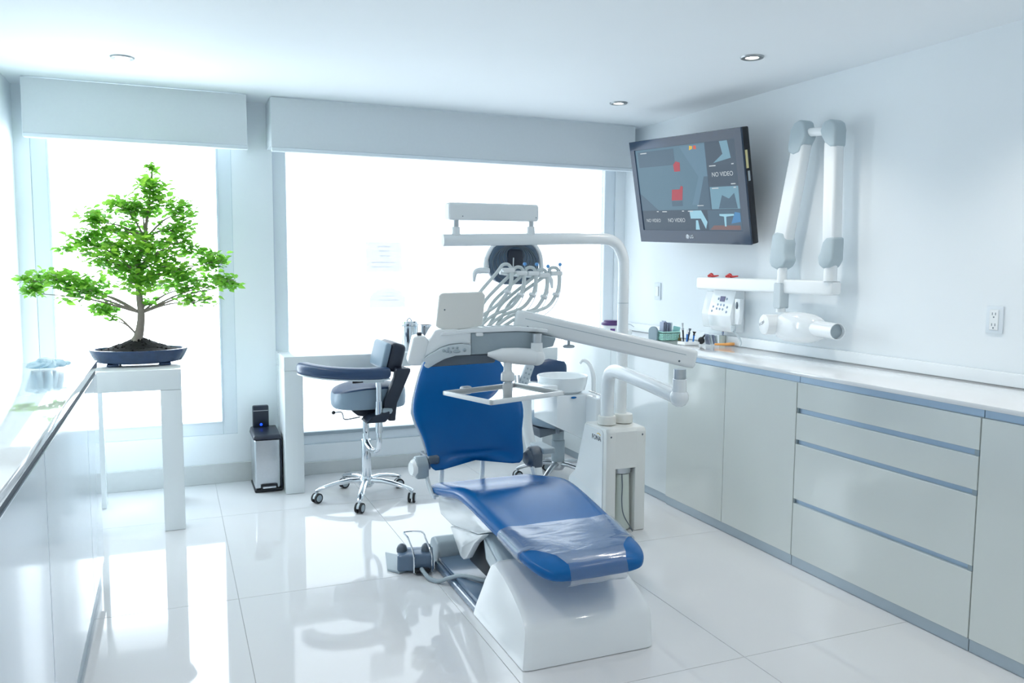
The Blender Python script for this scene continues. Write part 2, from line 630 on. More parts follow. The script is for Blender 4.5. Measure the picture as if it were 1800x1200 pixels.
right_unit(4.002, 5.40, 'glossy white base cabinet in the far corner, set slightly back behind the dental tower', [4.70], xf=2.662, m=M_LACQ)
right_unit(2.942, 4.0, 'white two-door base cabinet between the dental tower and the drawers', [3.47])
right_unit(2.012, 2.940, 'white base cabinet with four wide drawers', [], True)
right_unit(1.10, 2.010, 'white handleless base cabinet at the right edge, nearer than the drawers', [1.55])
wt = thing('worktop', 'long glossy white worktop on the right-hand base cabinets', 'worktop', (2.91, 3.2, 0.898))
B().box(2.643, 3.165, 1.095, 5.405, 0.8975, 0.916, 0.0025, 2).build('slab', M_TOP, wt)
B().box(3.142, 3.166, 1.097, 5.404, 0.9165, 0.971, 0.003, 2).build('backsplash', M_WALL, wt)


# ------------------------------------------------------------------ left-hand cabinets
def left_unit(y0, y1, label, seams):
    r = thing('base_cabinet', label, 'cabinet', (-0.55, (y0 + y1) / 2, 0), 'base cabinets under the left counter')
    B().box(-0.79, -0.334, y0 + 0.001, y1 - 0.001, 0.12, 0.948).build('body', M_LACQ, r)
    B().box(-0.79, -0.318, y0 + 0.0005, y1 - 0.0005, 0.0005, 0.112, 0.001, 1).build('plinth', M_PLINTH, r, 'grey aluminium plinth')
    B().box(-0.333, -0.3075, y0 + 0.001, y1 - 0.001, 0.9275, 0.9495).build('handle_channel', M_GROOVE, r, 'dark finger groove')
    ys = [y0] + seams + [y1]
    for a, c in zip(ys, ys[1:]):
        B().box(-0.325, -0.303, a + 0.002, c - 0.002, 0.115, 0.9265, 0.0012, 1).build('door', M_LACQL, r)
    return r


left_unit(3.367, 3.85, 'narrow glossy white base cabinet at the far end of the left counter', [])
left_unit(2.287, 3.365, 'glossy white base cabinet under the left counter, second from its far end', [])
left_unit(1.2, 2.285, 'glossy white base cabinet under the left counter, cut by the left edge of the photo', [])
tag(B().box(-0.795, -0.30, 1.19, 3.856, 0.950, 0.98, 0.003, 2).build('worktop', M_TOPL),
    'mirror-gloss white counter along the left wall', 'worktop')

# crumpled blue plastic on the left counter
M_FILM = mat('blue_film', (196, 226, 238), 0.25, var=0.08, nscale=40, bump=0.6, bscale=40)
t = bmesh.new()
bmesh.ops.create_icosphere(t, subdivisions=4, radius=1)
for v in t.verts:
    c = v.co.copy()
    k = 1 + 0.22 * math.sin(5 * c.x + 3 * c.y) * math.cos(4 * c.y - 2 * c.z) + 0.12 * math.sin(13 * c.x - 7 * c.z + 5 * c.y) + 0.06 * math.sin(23 * c.y + 11 * c.x)
    v.co = Vector((c.x * 0.078 * k, c.y * 0.05 * k, max(-0.018, c.z * 0.03 * k)))
b = B()
b._merge(t, Matrix.Translation((-0.465, 3.66, 0.9935)) @ Matrix.Rotation(0.3, 4, 'Z') @ Matrix.Scale(0.7, 4))
t = bmesh.new()
bmesh.ops.create_icosphere(t, subdivisions=3, radius=1)
for v in t.verts:
    c = v.co.copy()
    k = 1 + 0.25 * math.sin(6 * c.x + 4 * c.y + 1)
    v.co = Vector((c.x * 0.05 * k, c.y * 0.035 * k, max(-0.0178, c.z * 0.022 * k)))
b._merge(t, Matrix.Translation((-0.42, 3.67, 0.9935)) @ Matrix.Scale(0.7, 4))
tag(b.build('plastic_wrapper', M_FILM, angle=60), 'crumpled pale blue plastic film on the left counter', 'wrapper')


# ------------------------------------------------------------------ plant table + bonsai
r = thing('side_table', 'white square-legged table carrying the bonsai', 'table', (-0.22, 4.84, 0))
B().box(-0.474, 0.034, 4.52, 5.165, 0.742, 0.849, 0.003, 2).build('tabletop', M_LACQ, r)
for x0, x1 in ((-0.474, -0.374), (-0.068, 0.034)):
    for y0, y1 in ((4.52, 4.62), (5.065, 5.165)):
        B().box(x0, x1, y0, y1, 0.001, 0.7415, 0.003, 2).build('leg', M_LACQ, r)

bx, by, bz = -0.168, 4.80, 0.8495
bon = thing('bonsai', 'green bonsai tree in a low blue oval pot on the white table', 'plant', (bx, by, bz))
M_POT = mat('blue_glaze', (24, 54, 92), 0.22, coat=0.4, var=0.25, nscale=25)
M_SOIL = mat('dark_soil', (20, 17, 19), 0.95, var=0.5, nscale=120, bump=1.0, bscale=160)
M_BARK = mat('bark', (150, 138, 128), 0.85, var=0.25, nscale=40, bump=0.8, bscale=60)
b = B()
prof = [(0, 0.014), (0.19, 0.014), (0.212, 0.02), (0.228, 0.045), (0.240, 0.072), (0.243, 0.080), (0.240, 0.085), (0.231, 0.085), (0.226, 0.078), (0.214, 0.05), (0, 0.05)]
b.lathe(prof, (bx, by, bz), Z, 64, 1.0, 0.68)
pot = b.build('pot', M_POT, bon)
for sx in (-1, 1):
    for sy in (-1, 1):
        B().box(bx + sx * 0.125 - 0.03, bx + sx * 0.125 + 0.03, by + sy * 0.09 - 0.012, by + sy * 0.09 + 0.012, bz + 0.0005, bz + 0.015, 0.004, 2).build('pot_foot', M_POT, pot)
t = bmesh.new()
rows = []
for i in range(13):
    rr = i / 12
    rows.append([])
    for j in range(48):
        a = 2 * PI * j / 48
        x, y = rr * 0.222 * math.cos(a), rr * 0.15 * math.sin(a)
        h = 0.074 + 0.076 * max(0, 1 - rr * 1.05) ** 1.2 + random.uniform(-0.004, 0.004) * (1 if i < 12 else 0)
        rows[-1].append(t.verts.new((bx + x, by + y, bz + h)))
for a_, c_ in zip(rows, rows[1:]):
    for j in range(48):
        t.faces.new((a_[j], c_[j], c_[(j + 1) % 48], a_[(j + 1) % 48]))
t.faces.new(rows[0])
bmesh.ops.recalc_face_normals(t, faces=t.faces[:])
b = B()
b._merge(t)
for k in range(150):
    a, rr = random.uniform(0, 2 * PI), math.sqrt(random.random()) * 0.93
    h = 0.074 + 0.076 * max(0, 1 - rr * 1.05) ** 1.2
    s = random.uniform(0.003, 0.007)
    b.ball((bx + rr * 0.22 * math.cos(a), by + rr * 0.148 * math.sin(a), bz + h), (s, s, s * 0.8), 6)
b.build('soil', M_SOIL, bon, angle=180)

b = B()
b.tube([(-0.182, 4.80, 0.955), (-0.170, 4.80, 1.00), (-0.158, 4.80, 1.06), (-0.153, 4.80, 1.124), (-0.158, 4.805, 1.20), (-0.162, 4.80, 1.276), (-0.169, 4.80, 1.336),
        (-0.150, 4.80, 1.43), (-0.121, 4.80, 1.518), (-0.112, 4.80, 1.60), (-0.096, 4.80, 1.698), (-0.085, 4.80, 1.79), (-0.076, 4.80, 1.87)],
       [0.042, 0.024, 0.020, 0.018, 0.017, 0.016, 0.014, 0.012, 0.010, 0.008, 0.006, 0.004, 0.002], 12)
for a in (0.3, 1.5, 2.7, 3.9, 5.2):
    b.tube([(-0.178, 4.80, 0.985), (-0.178 + 0.04 * math.cos(a), 4.80 + 0.035 * math.sin(a), 0.965), (-0.178 + 0.085 * math.cos(a), 4.80 + 0.07 * math.sin(a), 0.94)], [0.016, 0.010, 0.004], 8)
b.build('trunk', M_BARK, bon)
CL = [(-0.073, 1.888, 0.028, 0.034), (-0.085, 1.788, 0.095, 0.055), (-0.225, 1.688, 0.110, 0.055), (0.066, 1.679, 0.095, 0.052), (-0.353, 1.616, 0.085, 0.055), (-0.130, 1.667, 0.14, 0.06),
      (-0.405, 1.513, 0.105, 0.05), (-0.202, 1.561, 0.109, 0.045), (0.035, 1.575, 0.135, 0.058), (-0.506, 1.458, 0.055, 0.022), (-0.301, 1.440, 0.16, 0.075), (-0.088, 1.428, 0.17, 0.072),
      (0.103, 1.460, 0.078, 0.04), (0.218, 1.406, 0.10, 0.06), (-0.560, 1.306, 0.15, 0.046), (-0.655, 1.243, 0.08, 0.036), (-0.68, 1.297, 0.04, 0.018), (-0.414, 1.253, 0.16, 0.07),
      (-0.333, 1.142, 0.085, 0.045), (-0.142, 1.291, 0.15, 0.065), (0.083, 1.275, 0.17, 0.07), (0.259, 1.291, 0.10, 0.042), (0.124, 1.188, 0.14, 0.036), (0.312, 1.275, 0.05, 0.027), (-0.286, 1.095, 0.028, 0.024), (-0.113, 1.18, 0.06, 0.025),
      (-0.16, 1.50, 0.15, 0.05), (-0.24, 1.365, 0.16, 0.05), (0.02, 1.355, 0.15, 0.05), (0.02, 1.50, 0.11, 0.04), (-0.03, 1.72, 0.09, 0.05), (-0.30, 1.56, 0.10, 0.04)]
NL = [14, 75, 75, 60, 60, 105, 60, 42, 95, 14, 150, 150, 40, 80, 105, 48, 12, 150, 50, 130, 135, 62, 44, 16, 9, 14, 70, 95, 85, 40, 40, 36]
TRK = [(-0.170, 1.0), (-0.153, 1.124), (-0.162, 1.276), (-0.169, 1.336), (-0.121, 1.518), (-0.096, 1.698), (-0.08, 1.83)]
rng = random.Random(3)
leaves = []
for (cx, cz, rx, rz), n in zip(CL, NL):
    ry = min(0.2, rx * 0.95)
    cy = by + rng.uniform(-0.06, 0.06)
    # branch to the pad
    tp = min(TRK, key=lambda q: abs(q[1] - (cz - 0.06 - abs(cx - q[0]) * 0.18)))
    b = B()
    mid = ((tp[0] + cx) / 2, (by + cy) / 2, (tp[1] * 0.45 + cz * 0.55) + 0.012)
    b.tube([(tp[0], by, tp[1]), mid, (cx, cy, cz - rz * 0.3)], [0.0065, 0.0042, 0.0015], 7, 5)
    for k in range(max(2, int(rx * 40))):
        a = rng.uniform(0, 2 * PI)
        q = (cx + rx * 0.8 * math.cos(a), cy + ry * 0.8 * math.sin(a), cz + rng.uniform(-0.5, 0.6) * rz)
        b.tube([(cx * 0.8 + mid[0] * 0.2, cy, cz - rz * 0.3), ((cx + q[0]) / 2, (cy + q[1]) / 2, (cz + q[2]) / 2 + 0.008), q], [0.0028, 0.002, 0.001], 5, 3)
    b.build('branch', M_BARK, bon)
    for k in range(int(n * 1.9)):
        while True:
            p = Vector((rng.uniform(-1, 1), rng.uniform(-1, 1), rng.uniform(-1, 1)))
            if p.length < 1:
                break
        p = p * (0.55 + 0.5 * rng.random())
        leaves.append((Vector((cx + p.x * rx, cy + p.y * ry, cz + p.z * rz * 1.25)), rng.uniform(0.032, 0.052), rng.uniform(0, 2 * PI), rng.uniform(-0.6, 0.9), rng.uniform(-0.9, 0.9)))


def leaf_verts(L, kind):
    wv = L * (0.34 if kind == 0 else 0.29)
    d = L * 0.10
    return [(0, 0, 0), (L * 0.28, wv * 0.9, d), (L * 0.6, wv * 0.8, d), (L, 0, -d * 0.6), (L * 0.6, -wv * 0.8, d), (L * 0.28, -wv * 0.9, d), (L * 0.3, 0, 0), (L * 0.62, 0, 0)]


LF = [(0, 6, 1), (1, 6, 7, 2), (2, 7, 3), (0, 5, 6), (5, 4, 7, 6), (4, 3, 7)]


def leaf_mat(name, c0, c1):
    m = bpy.data.materials.new(name)
    m.use_nodes = True
    nt = m.node_tree
    p = nt.nodes['Principled BSDF']
    tc = nt.nodes.new('ShaderNodeTexCoord')
    n = nt.nodes.new('ShaderNodeTexNoise')
    n.inputs['Scale'].default_value = 14
    nt.links.new(tc.outputs['Object'], n.inputs['Vector'])
    oi = nt.nodes.new('ShaderNodeObjectInfo')
    ad = nt.nodes.new('ShaderNodeMath')
    ad.operation = 'MULTIPLY_ADD'
    ad.inputs[1].default_value = 0.5
    nt.links.new(oi.outputs['Random'], ad.inputs[0])
    mu = nt.nodes.new('ShaderNodeMath')
    mu.operation = 'MULTIPLY'
    mu.inputs[1].default_value = 0.75
    nt.links.new(n.outputs['Fac'], mu.inputs[0])
    nt.links.new(mu.outputs[0], ad.inputs[2])
    mx = nt.nodes.new('ShaderNodeMix')
    mx.data_type = 'RGBA'
    mx.inputs[6].default_value = (*lin(c0), 1)
    mx.inputs[7].default_value = (*lin(c1), 1)
    nt.links.new(ad.outputs[0], mx.inputs[0])
    nt.links.new(mx.outputs[2], p.inputs['Base Color'])
    p.inputs['Roughness'].default_value = 0.4
    tl = nt.nodes.new('ShaderNodeBsdfTranslucent')
    nt.links.new(mx.outputs[2], tl.inputs[0])
    sh = nt.nodes.new('ShaderNodeMixShader')
    sh.inputs[0].default_value = 0.65
    nt.links.new(p.outputs[0], sh.inputs[1])
    nt.links.new(tl.outputs[0], sh.inputs[2])
    nt.links.new(sh.outputs[0], nt.nodes['Material Output'].inputs[0])
    return m


M_LEAF = leaf_mat('leaf_green', (58, 146, 60), (176, 226, 84))
leaves.sort(key=lambda q: q[0].y - q[1] * 3)
leaf_mes = []
for kind in (0, 1):
    me = bpy.data.meshes.new('leaf')
    me.from_pydata(leaf_verts(1.0, kind), [], LF)
    me.materials.append(M_LEAF)
    me.shade_smooth()
    leaf_mes.append(me)
for i, (p, L, az, pitch, rl) in enumerate(leaves[:300]):
    o = bpy.data.objects.new('leaf', leaf_mes[i % 2])
    o.parent = bon
    o.location = p - bon.location
    o.rotation_euler = (rl, -pitch * 0.8, az)
    o.scale = (L, L, L)
    COL.objects.link(o)
vs, fs = [], []
for i, (p, L, az, pitch, rl) in enumerate(leaves[300:]):
    R = Matrix.LocRotScale(p - bon.location, Euler((rl, -pitch * 0.8, az)), Vector((L, L, L)))
    k = len(vs)
    vs += [R @ Vector(q) for q in leaf_verts(1.0, i % 2)]
    fs += [tuple(k + q for q in f) for f in LF]
me = bpy.data.meshes.new('foliage')
me.from_pydata(vs, [], fs)
me.materials.append(M_LEAF)
me.shade_smooth()
o = bpy.data.objects.new('foliage', me)
o.parent = bon
o['kind'] = 'stuff'
COL.objects.link(o)


# ------------------------------------------------------------------ pedal bin
r = thing('pedal_bin', 'brushed steel pedal bin with dark lid beside the desk leg', 'bin', (0.52, 5.2, 0))
B().box(0.4370, 0.5880, 5.095, 5.345, 0.02, 0.325, 0.012, 3).build('body', M_STEEL, r)
B().box(0.4330, 0.5960, 5.09, 5.35, 0.001, 0.0205, 0.006, 2).build('base', M_BLACK, r)
B().box(0.5885, 0.5970, 5.10, 5.34, 0.021, 0.32, 0.003, 2).build('side_panel', M_NAVYP, r, 'black side panel')
b = B()
b.hexa([(0.4280, 5.085, 0.326), (0.5990, 5.085, 0.326), (0.5990, 5.352, 0.326), (0.4280, 5.352, 0.326), (0.4360, 5.10, 0.352), (0.5910, 5.10, 0.352), (0.5910, 5.345, 0.366), (0.4360, 5.345, 0.366)], 0.008, 2)
b.build('lid', M_NAVYP, r, 'dark sloping lid')
pd = B().box(0.4680, 0.5680, 5.083, 5.096, 0.022, 0.05, 0.006, 2).build('pedal_slot', M_BLACK, r)
B().box(0.4780, 0.5580, 5.066, 5.085, 0.028, 0.04, 0.005, 2).build('pedal', M_CHROME, pd, 'bright steel foot pedal')
bp = B().box(0.4490, 0.5460, 5.305, 5.345, 0.355, 0.50, 0.008, 2).build('back_panel', M_NAVYP, r, 'upright black panel behind the lid')
B().box(0.4540, 0.5410, 5.3025, 5.306, 0.470, 0.4680, 0.001, 1).build('strip', M_STEEL, bp, 'thin silver strip')
B().cyl((0.4980, 5.3045, 0.381), (0.4980, 5.300, 0.381), 0.008).build('indicator_light', mat('blue_led', (30, 80, 255), 0.3, emit=(20, 70, 255), estr=1.2), bp, 'blue indicator light')


# ------------------------------------------------------------------ desk under the wide window
r = thing('desk', 'white slab-legged desk in front of the wide window', 'desk', (1.51, 5.18, 0))
B().box(0.606, 2.415, 4.99, 5.385, 0.753, 0.838, 0.003, 2).build('desktop', M_LACQ, r)
B().box(0.606, 0.716, 4.99, 5.385, 0.001, 0.7525, 0.003, 2).build('leg', M_LACQ, r)
B().box(2.305, 2.415, 4.99, 5.385, 0.001, 0.7525, 0.003, 2).build('leg', M_LACQ, r)


def canister(x, y, rad, h, label, lid):
    r = thing('canister', label, 'canister', (x, y, 0.8385), 'steel canisters on the desk')
    b = B()
    b.lathe([(0, 0), (rad * 0.98, 0), (rad, 0.004), (rad, h), (rad * 0.95, h), (rad * 0.95, 0.01), (0, 0.01)], (x, y, 0.8385), Z, 32)
    b.build('body', M_STEEL if not lid else M_CHROME, r)
    if lid:
        B().lathe([(0, 0.002), (rad * 1.03, 0.002), (rad * 1.05, 0.004), (rad * 1.05, 0.026), (rad * 0.98, 0.032), (0, 0.034)], (x, y, 0.8385 + h), Z, 32).build('lid', M_CHROME, r)
        B().tube([(x - rad * 0.3, y, 0.8385 + h + 0.032), (x, y, 0.8385 + h + 0.05), (x + rad * 0.3, y, 0.8385 + h + 0.032)], 0.004, 8).build('knob', M_CHROME, r)
    else:
        B().lathe([(rad * 0.95, h - 0.012), (rad * 1.03, h - 0.012), (rad * 1.05, h - 0.006), (rad * 1.03, h + 0.001), (rad * 0.95, h + 0.001)], (x, y, 0.8385), Z, 32).build('rim', M_CHROME, r)


canister(1.428, 5.18, 0.056, 0.155, 'larger lidded steel canister on the desk, next to the stool backrest', True)
canister(1.552, 5.22, 0.042, 0.155, 'smaller open steel canister on the desk, right of the lidded one', False)


# ------------------------------------------------------------------ wheeled stools
def star_base(root, cx, cy, a0, R, m, z_hub=0.115):
    b = B()
    b.lathe([(0, 0.075), (0.035, 0.075), (0.045, 0.09), (0.042, 0.13), (0.034, 0.14), (0, 0.14)], (cx, cy, 0), Z, 24)
    b.build('hub', m, root)
    for k in range(5):
        a = a0 + k * 2 * PI / 5
        d = Vector((math.cos(a), math.sin(a), 0))
        o = Vector((cx, cy, 0))
        s = Vector((-d.y, d.x, 0))
        rings = []
        for f, z, hw, hh in ((0.03, 0.115, 0.021, 0.016), (0.10, 0.117, 0.021, 0.015), (0.17, 0.108, 0.020, 0.014), (0.23, 0.094, 0.019, 0.013), (0.28, 0.080, 0.018, 0.012), (0.30, 0.072, 0.012, 0.008)):
            c = o + d * (f * R / 0.29) + Z * z
            rings.append([c + s * (hw * math.cos(2 * PI * j / 12)) + Z * (hh * math.sin(2 * PI * j / 12)) for j in range(12)])
        b = B()
        b.rings(rings)
        leg = b.build('leg', m, root)
        c = o + d * R
        ax = (s * math.cos(0.5 + k) + d * math.sin(0.5 + k)).normalized()
        b = B()
        b.cyl(c + Z * 0.05, c + Z * 0.075, 0.009, seg=10)
        b.prism([(0.0275 * math.cos(t * PI / 10), 0.0275 * math.sin(t * PI / 10)) for t in range(11)], -0.007, 0.007, (c + Z * 0.031, Z.cross(ax), Z, ax))
        b.build('caster_fork', M_PALEG, leg)
        b = B()
        for sg in (-1, 1):
            b.lathe([(0, 0.006), (0.020, 0.006), (0.0285, 0.008), (0.0295, 0.012), (0.0285, 0.020), (0.022, 0.021), (0.0215, 0.0205)], c + Z * 0.0302, ax * sg, 20)
        b.build('caster_wheel', M_RUB, leg, 'black caster tyre')
        b = B()
        for sg in (-1, 1):
            b.lathe([(0.021, 0.0195), (0.019, 0.022), (0.006, 0.0225), (0, 0.0235)], c + Z * 0.0302, ax * sg, 16)
        b.build('caster_cap', M_GREYP, leg, 'grey hub cap')


cx, cy = 1.04, 4.74
st = thing('operator_stool', 'chrome wheeled stool with a curved navy arm pad, in front of the desk', 'stool', (cx, cy, 0))
star_base(st, cx, cy, math.radians(34), 0.29, M_CHROME)
b = B()
b.cyl((cx, cy, 0.13), (cx, cy, 0.36), 0.030, 0.028, 24, 0.003)
b.build('column', M_CHROME, st)
b = B()
b.cyl((cx, cy, 0.355), (cx, cy, 0.52), 0.019, seg=18)
b.build('gas_lift', M_CHROME, st)
# arm support post running down in front of the column
b = B()
b.tube([(cx - 0.012, cy - 0.03, 0.40), (cx - 0.008, cy - 0.05, 0.35), (cx + 0.008, cy - 0.12, 0.318), (cx + 0.024, cy - 0.19, 0.335), (cx + 0.028, cy - 0.215, 0.38), (cx + 0.028, cy - 0.215, 0.46)], 0.016, 12)
b.cyl((cx + 0.028, cy - 0.215, 0.44), (cx + 0.028, cy - 0.215, 0.62), 0.021, seg=18)
b.cyl((cx + 0.028, cy - 0.215, 0.62), (cx + 0.028, cy - 0.215, 0.74), 0.017, seg=18)
post = b.build('arm_post', M_CHROME, st)
b = B()
b.box(cx - 0.06, cx + 0.06, cy - 0.235, cy - 0.175, 0.728, 0.752, 0.006, 2)
b.build('arm_plate', M_PALEG, post)
b = B()
b.tube([(cx - 0.06, cy - 0.205, 0.735), (cx - 0.10, cy - 0.21, 0.733), (cx - 0.12, cy - 0.21, 0.733)], 0.006, 8)
b.build('release_lever', M_BLACK, post)
b = B()
b.prism([(cx - 0.055, 0.50), (cx + 0.06, 0.50), (cx + 0.085, 0.53), (cx + 0.085, 0.565), (cx + 0.05, 0.555), (cx - 0.02, 0.535), (cx - 0.035, 0.52)], -(cy - 0.245), -(cy - 0.10), ((0, 0, 0), X, Z, -Y), 0.008)
cl = b.build('post_clamp', M_NAVYP, st)
b = B()
b.lathe([(0, -0.012), (0.03, -0.012), (0.034, 0), (0.03, 0.012), (0, 0.014)], (cx + 0.075, cy - 0.22, 0.562), (0.1, -0.35, 1), 20, 1.0, 0.6)
b.build('clamp_knob', M_GREYP, cl)
# seat: saddle shape, grey sides and navy top
def saddle_ring(zo, k):
    out = []
    for j in range(40):
        a = 2 * PI * j / 40
        c, s = math.cos(a), math.sin(a)
        n = 2.6
        rx, ry = 0.215 * k, 0.19 * k
        x = rx * math.copysign(abs(c) ** (2 / n), c)
        y = ry * math.copysign(abs(s) ** (2 / n), s)
        out.append((x, y, zo))
    return out


def curve_z(x):
    return 0.018 * math.cos((x + 0.02) / 0.22 * 1.5) - 0.022 * max(0, -x / 0.215) ** 2 + 0.006 * max(0, x / 0.215)


b = B()
sx = cx + 0.015
rg = []
for zo, k in ((0.563, 0.90), (0.567, 0.965), (0.580, 0.99), (0.615, 1.0), (0.650, 0.995), (0.665, 0.975)):
    rg.append([(sx + x, cy + y, z + curve_z(x) * (z - 0.55) / 0.115) for x, y, z in saddle_ring(zo, k)])
b.rings(rg)
b.build('seat', M_SEATG, st, 'grey-blue seat side', 50)
b = B()
rg = []
for zo, k in ((0.6655, 0.974), (0.671, 0.955), (0.674, 0.90), (0.676, 0.78), (0.677, 0.5), (0.677, 0.2)):
    rg.append([(sx + x, cy + y, z + curve_z(x)) for x, y, z in saddle_ring(zo, k)])
b.rings(rg)
b.build('seat_top', M_NAVY, st, 'navy seat top', 60)
b = B()
b.prism([(cx - 0.115, 0.575), (cx - 0.085, 0.535), (cx - 0.06, 0.515), (cx + 0.03, 0.50), (cx + 0.07, 0.51), (cx + 0.10, 0.53), (cx + 0.115, 0.575)], -(cy + 0.07), -(cy - 0.075), ((0, 0, 0), X, Z, -Y), 0.006)
b.build('seat_mechanism', M_NAVYP, st)
b = B()
b.tube([(cx - 0.05, cy - 0.07, 0.508), (cx - 0.14, cy - 0.10, 0.505), (cx - 0.155, cy - 0.105, 0.53), (cx - 0.165, cy - 0.108, 0.55), (cx - 0.205, cy - 0.115, 0.552)], 0.004, 8, 5)
lv = b.build('lever', M_STEEL, st)
B().ball((cx - 0.21, cy - 0.116, 0.552), 0.011, 12).build('lever_knob', M_BLACK, lv, 'black lever knob')
# back pad and its bracket
fr = Matrix.Translation((cx + 0.145, cy + 0.0, 0.855)) @ Matrix.Rotation(math.radians(14), 4, 'Y')
b = B()
b.box(-0.04, 0.052, -0.15, 0.15, -0.085, 0.085, 0.028, 4, fr)
b.build('backrest', M_NAVYP, st)
b = B()
b.box(-0.075, -0.036, -0.152, 0.152, -0.082, 0.075, 0.018, 3, fr)
b.build('backrest_face', M_SEATG, st, 'grey-blue front face of the backrest')
b = B()
b.prism([(cx + 0.09, 0.50), (cx + 0.125, 0.50), (cx + 0.135, 0.60), (cx + 0.215, 0.78), (cx + 0.215, 0.80), (cx + 0.13, 0.80), (cx + 0.12, 0.745), (cx + 0.06, 0.62), (cx + 0.055, 0.53)], -(cy - 0.165), -(cy - 0.215), ((0, 0, 0), X, Z, -Y), 0.006)
b.box(cx + 0.06, cx + 0.125, cy - 0.20, cy - 0.02, 0.515, 0.545, 0.004, 1)
b.box(cx + 0.135, cx + 0.205, cy - 0.19, cy - 0.02, 0.775, 0.80, 0.004, 1)
b.build('back_bracket', M_NAVYP, st)
# curved arm pad
path = [(cx + 0.10, cy - 0.18, 0.778), (cx + 0.02, cy - 0.205, 0.776), (cx - 0.12, cy - 0.20, 0.780), (cx - 0.25, cy - 0.15, 0.788), (cx - 0.335, cy - 0.05, 0.796), (cx - 0.36, cy + 0.05, 0.80)]
P = catmull(path, 8)
rg = []
n = len(P)
for i, p in enumerate(P):
    d = (P[min(i + 1, n - 1)] - P[max(i - 1, 0)]).normalized()
    s = d.cross(Z).normalized()
    e = min(1.0, math.sqrt(max(0.02, 1 - max(0, 1 - min(i, n - 1 - i) / 4.0) ** 2)))
    rg.append([p + s * (0.045 * e * math.copysign(abs(math.cos(t)) ** 0.7, math.cos(t))) + Z * (0.035 * e * math.copysign(abs(math.sin(t)) ** 0.7, math.sin(t))) for t in [2 * PI * j / 20 for j in range(20)]])
b = B()
b.rings(rg)
ap = b.build('arm_pad', M_NAVY, st, 'curved navy arm pad', 60)
rg = []
for i, p in enumerate(P[2:-2]):
    q = P[min(i + 3, n - 1)] - P[i + 1]
    s = q.normalized().cross(Z).normalized()
    rg.append([p + s * a_ + Z * z_ for a_, z_ in ((0.036, -0.037), (0.036, -0.029), (-0.036, -0.029), (-0.036, -0.037))])
b = B()
b.rings(rg)
b.build('pad_base', M_PALEG, ap, 'pale underside plate')

cx, cy = 2.285, 4.70
st = thing('assistant_stool', 'blue-seated wheeled stool half hidden behind the cuspidor basin', 'stool', (cx, cy, 0))
star_base(st, cx, cy, math.radians(10), 0.26, M_STEEL)
B().cyl((cx, cy, 0.13), (cx, cy, 0.27), 0.043, seg=24, bev=0.003).cyl((cx, cy, 0.27), (cx, cy, 0.345), 0.038, seg=24).build('column', M_GREYP, st)
b = B()
rg = []
for z, k in ((0.365, 0.84), (0.372, 0.95), (0.395, 1.0), (0.42, 0.98), (0.437, 0.88), (0.445, 0.6), (0.447, 0.2)):
    rg.append([(cx - 0.03 + 0.19 * k * math.cos(t), cy + 0.19 * k * math.sin(t), z - 0.02 * math.cos(t)) for t in [2 * PI * j / 36 for j in range(36)]])
b.rings(rg)
b.build('seat', M_SEATG, st, None, 60)
b = B()
b.hexa([(cx - 0.17, cy - 0.09, 0.31), (cx + 0.02, cy - 0.09, 0.345), (cx + 0.02, cy + 0.09, 0.345), (cx - 0.17, cy + 0.09, 0.31), (cx - 0.18, cy - 0.10, 0.372), (cx + 0.16, cy - 0.10, 0.36), (cx + 0.16, cy + 0.10, 0.36), (cx - 0.18, cy + 0.10, 0.372)], 0.006)
b.build('seat_mechanism', M_DGREY, st)
b = B()
rg = []
for f in [k / 10 for k in range(11)]:
    z = 0.60 + 0.215 * f
    k = math.sqrt(max(0.0, 1 - (2 * f - 1) ** 6)) * 0.98 + 0.02
    rg.append([(cx - 0.13 + 0.125 * k * math.copysign(abs(math.cos(t)) ** 0.8, math.cos(t)), cy - 0.12 + 0.03 * k * math.sin(t), z) for t in [2 * PI * j / 28 for j in range(28)]])
b.rings(rg)
b.build('backrest', M_NAVY, st, 'dark blue backrest', 60)
b = B()
b.tube([(cx - 0.05, cy - 0.05, 0.36), (cx - 0.10, cy - 0.20, 0.37), (cx - 0.13, cy - 0.20, 0.5), (cx - 0.13, cy - 0.145, 0.66)], 0.013, 10)
b.build('back_stem', M_DGREY, st)


# ------------------------------------------------------------------ dental chair
CX = 1.335
ch = thing('dental_chair', 'blue upholstered reclining dental chair on a white domed base', 'chair', (CX, 3.05, 0))


def loft_rings(stations, npts=44, nexp=3.4):
    rg = []
    for y, hw, zt, th, dish, xc in stations:
        ring = []
        for j in range(npts):
            a = 2 * PI * j / npts
            c, s = math.cos(a), math.sin(a)
            x = hw * math.copysign(abs(c) ** (2 / nexp), c)
            z = (th / 2) * math.copysign(abs(s) ** (2 / 3.0), s)
            if s > 0:
                q = max(0.0, 1 - (abs(x) / hw / 0.84) ** 4)
                z -= dish * 1.5 * min(1, q * 1.3) * s
            ring.append((xc + x, y, zt - th / 2 + z))
        rg.append(ring)
    return rg


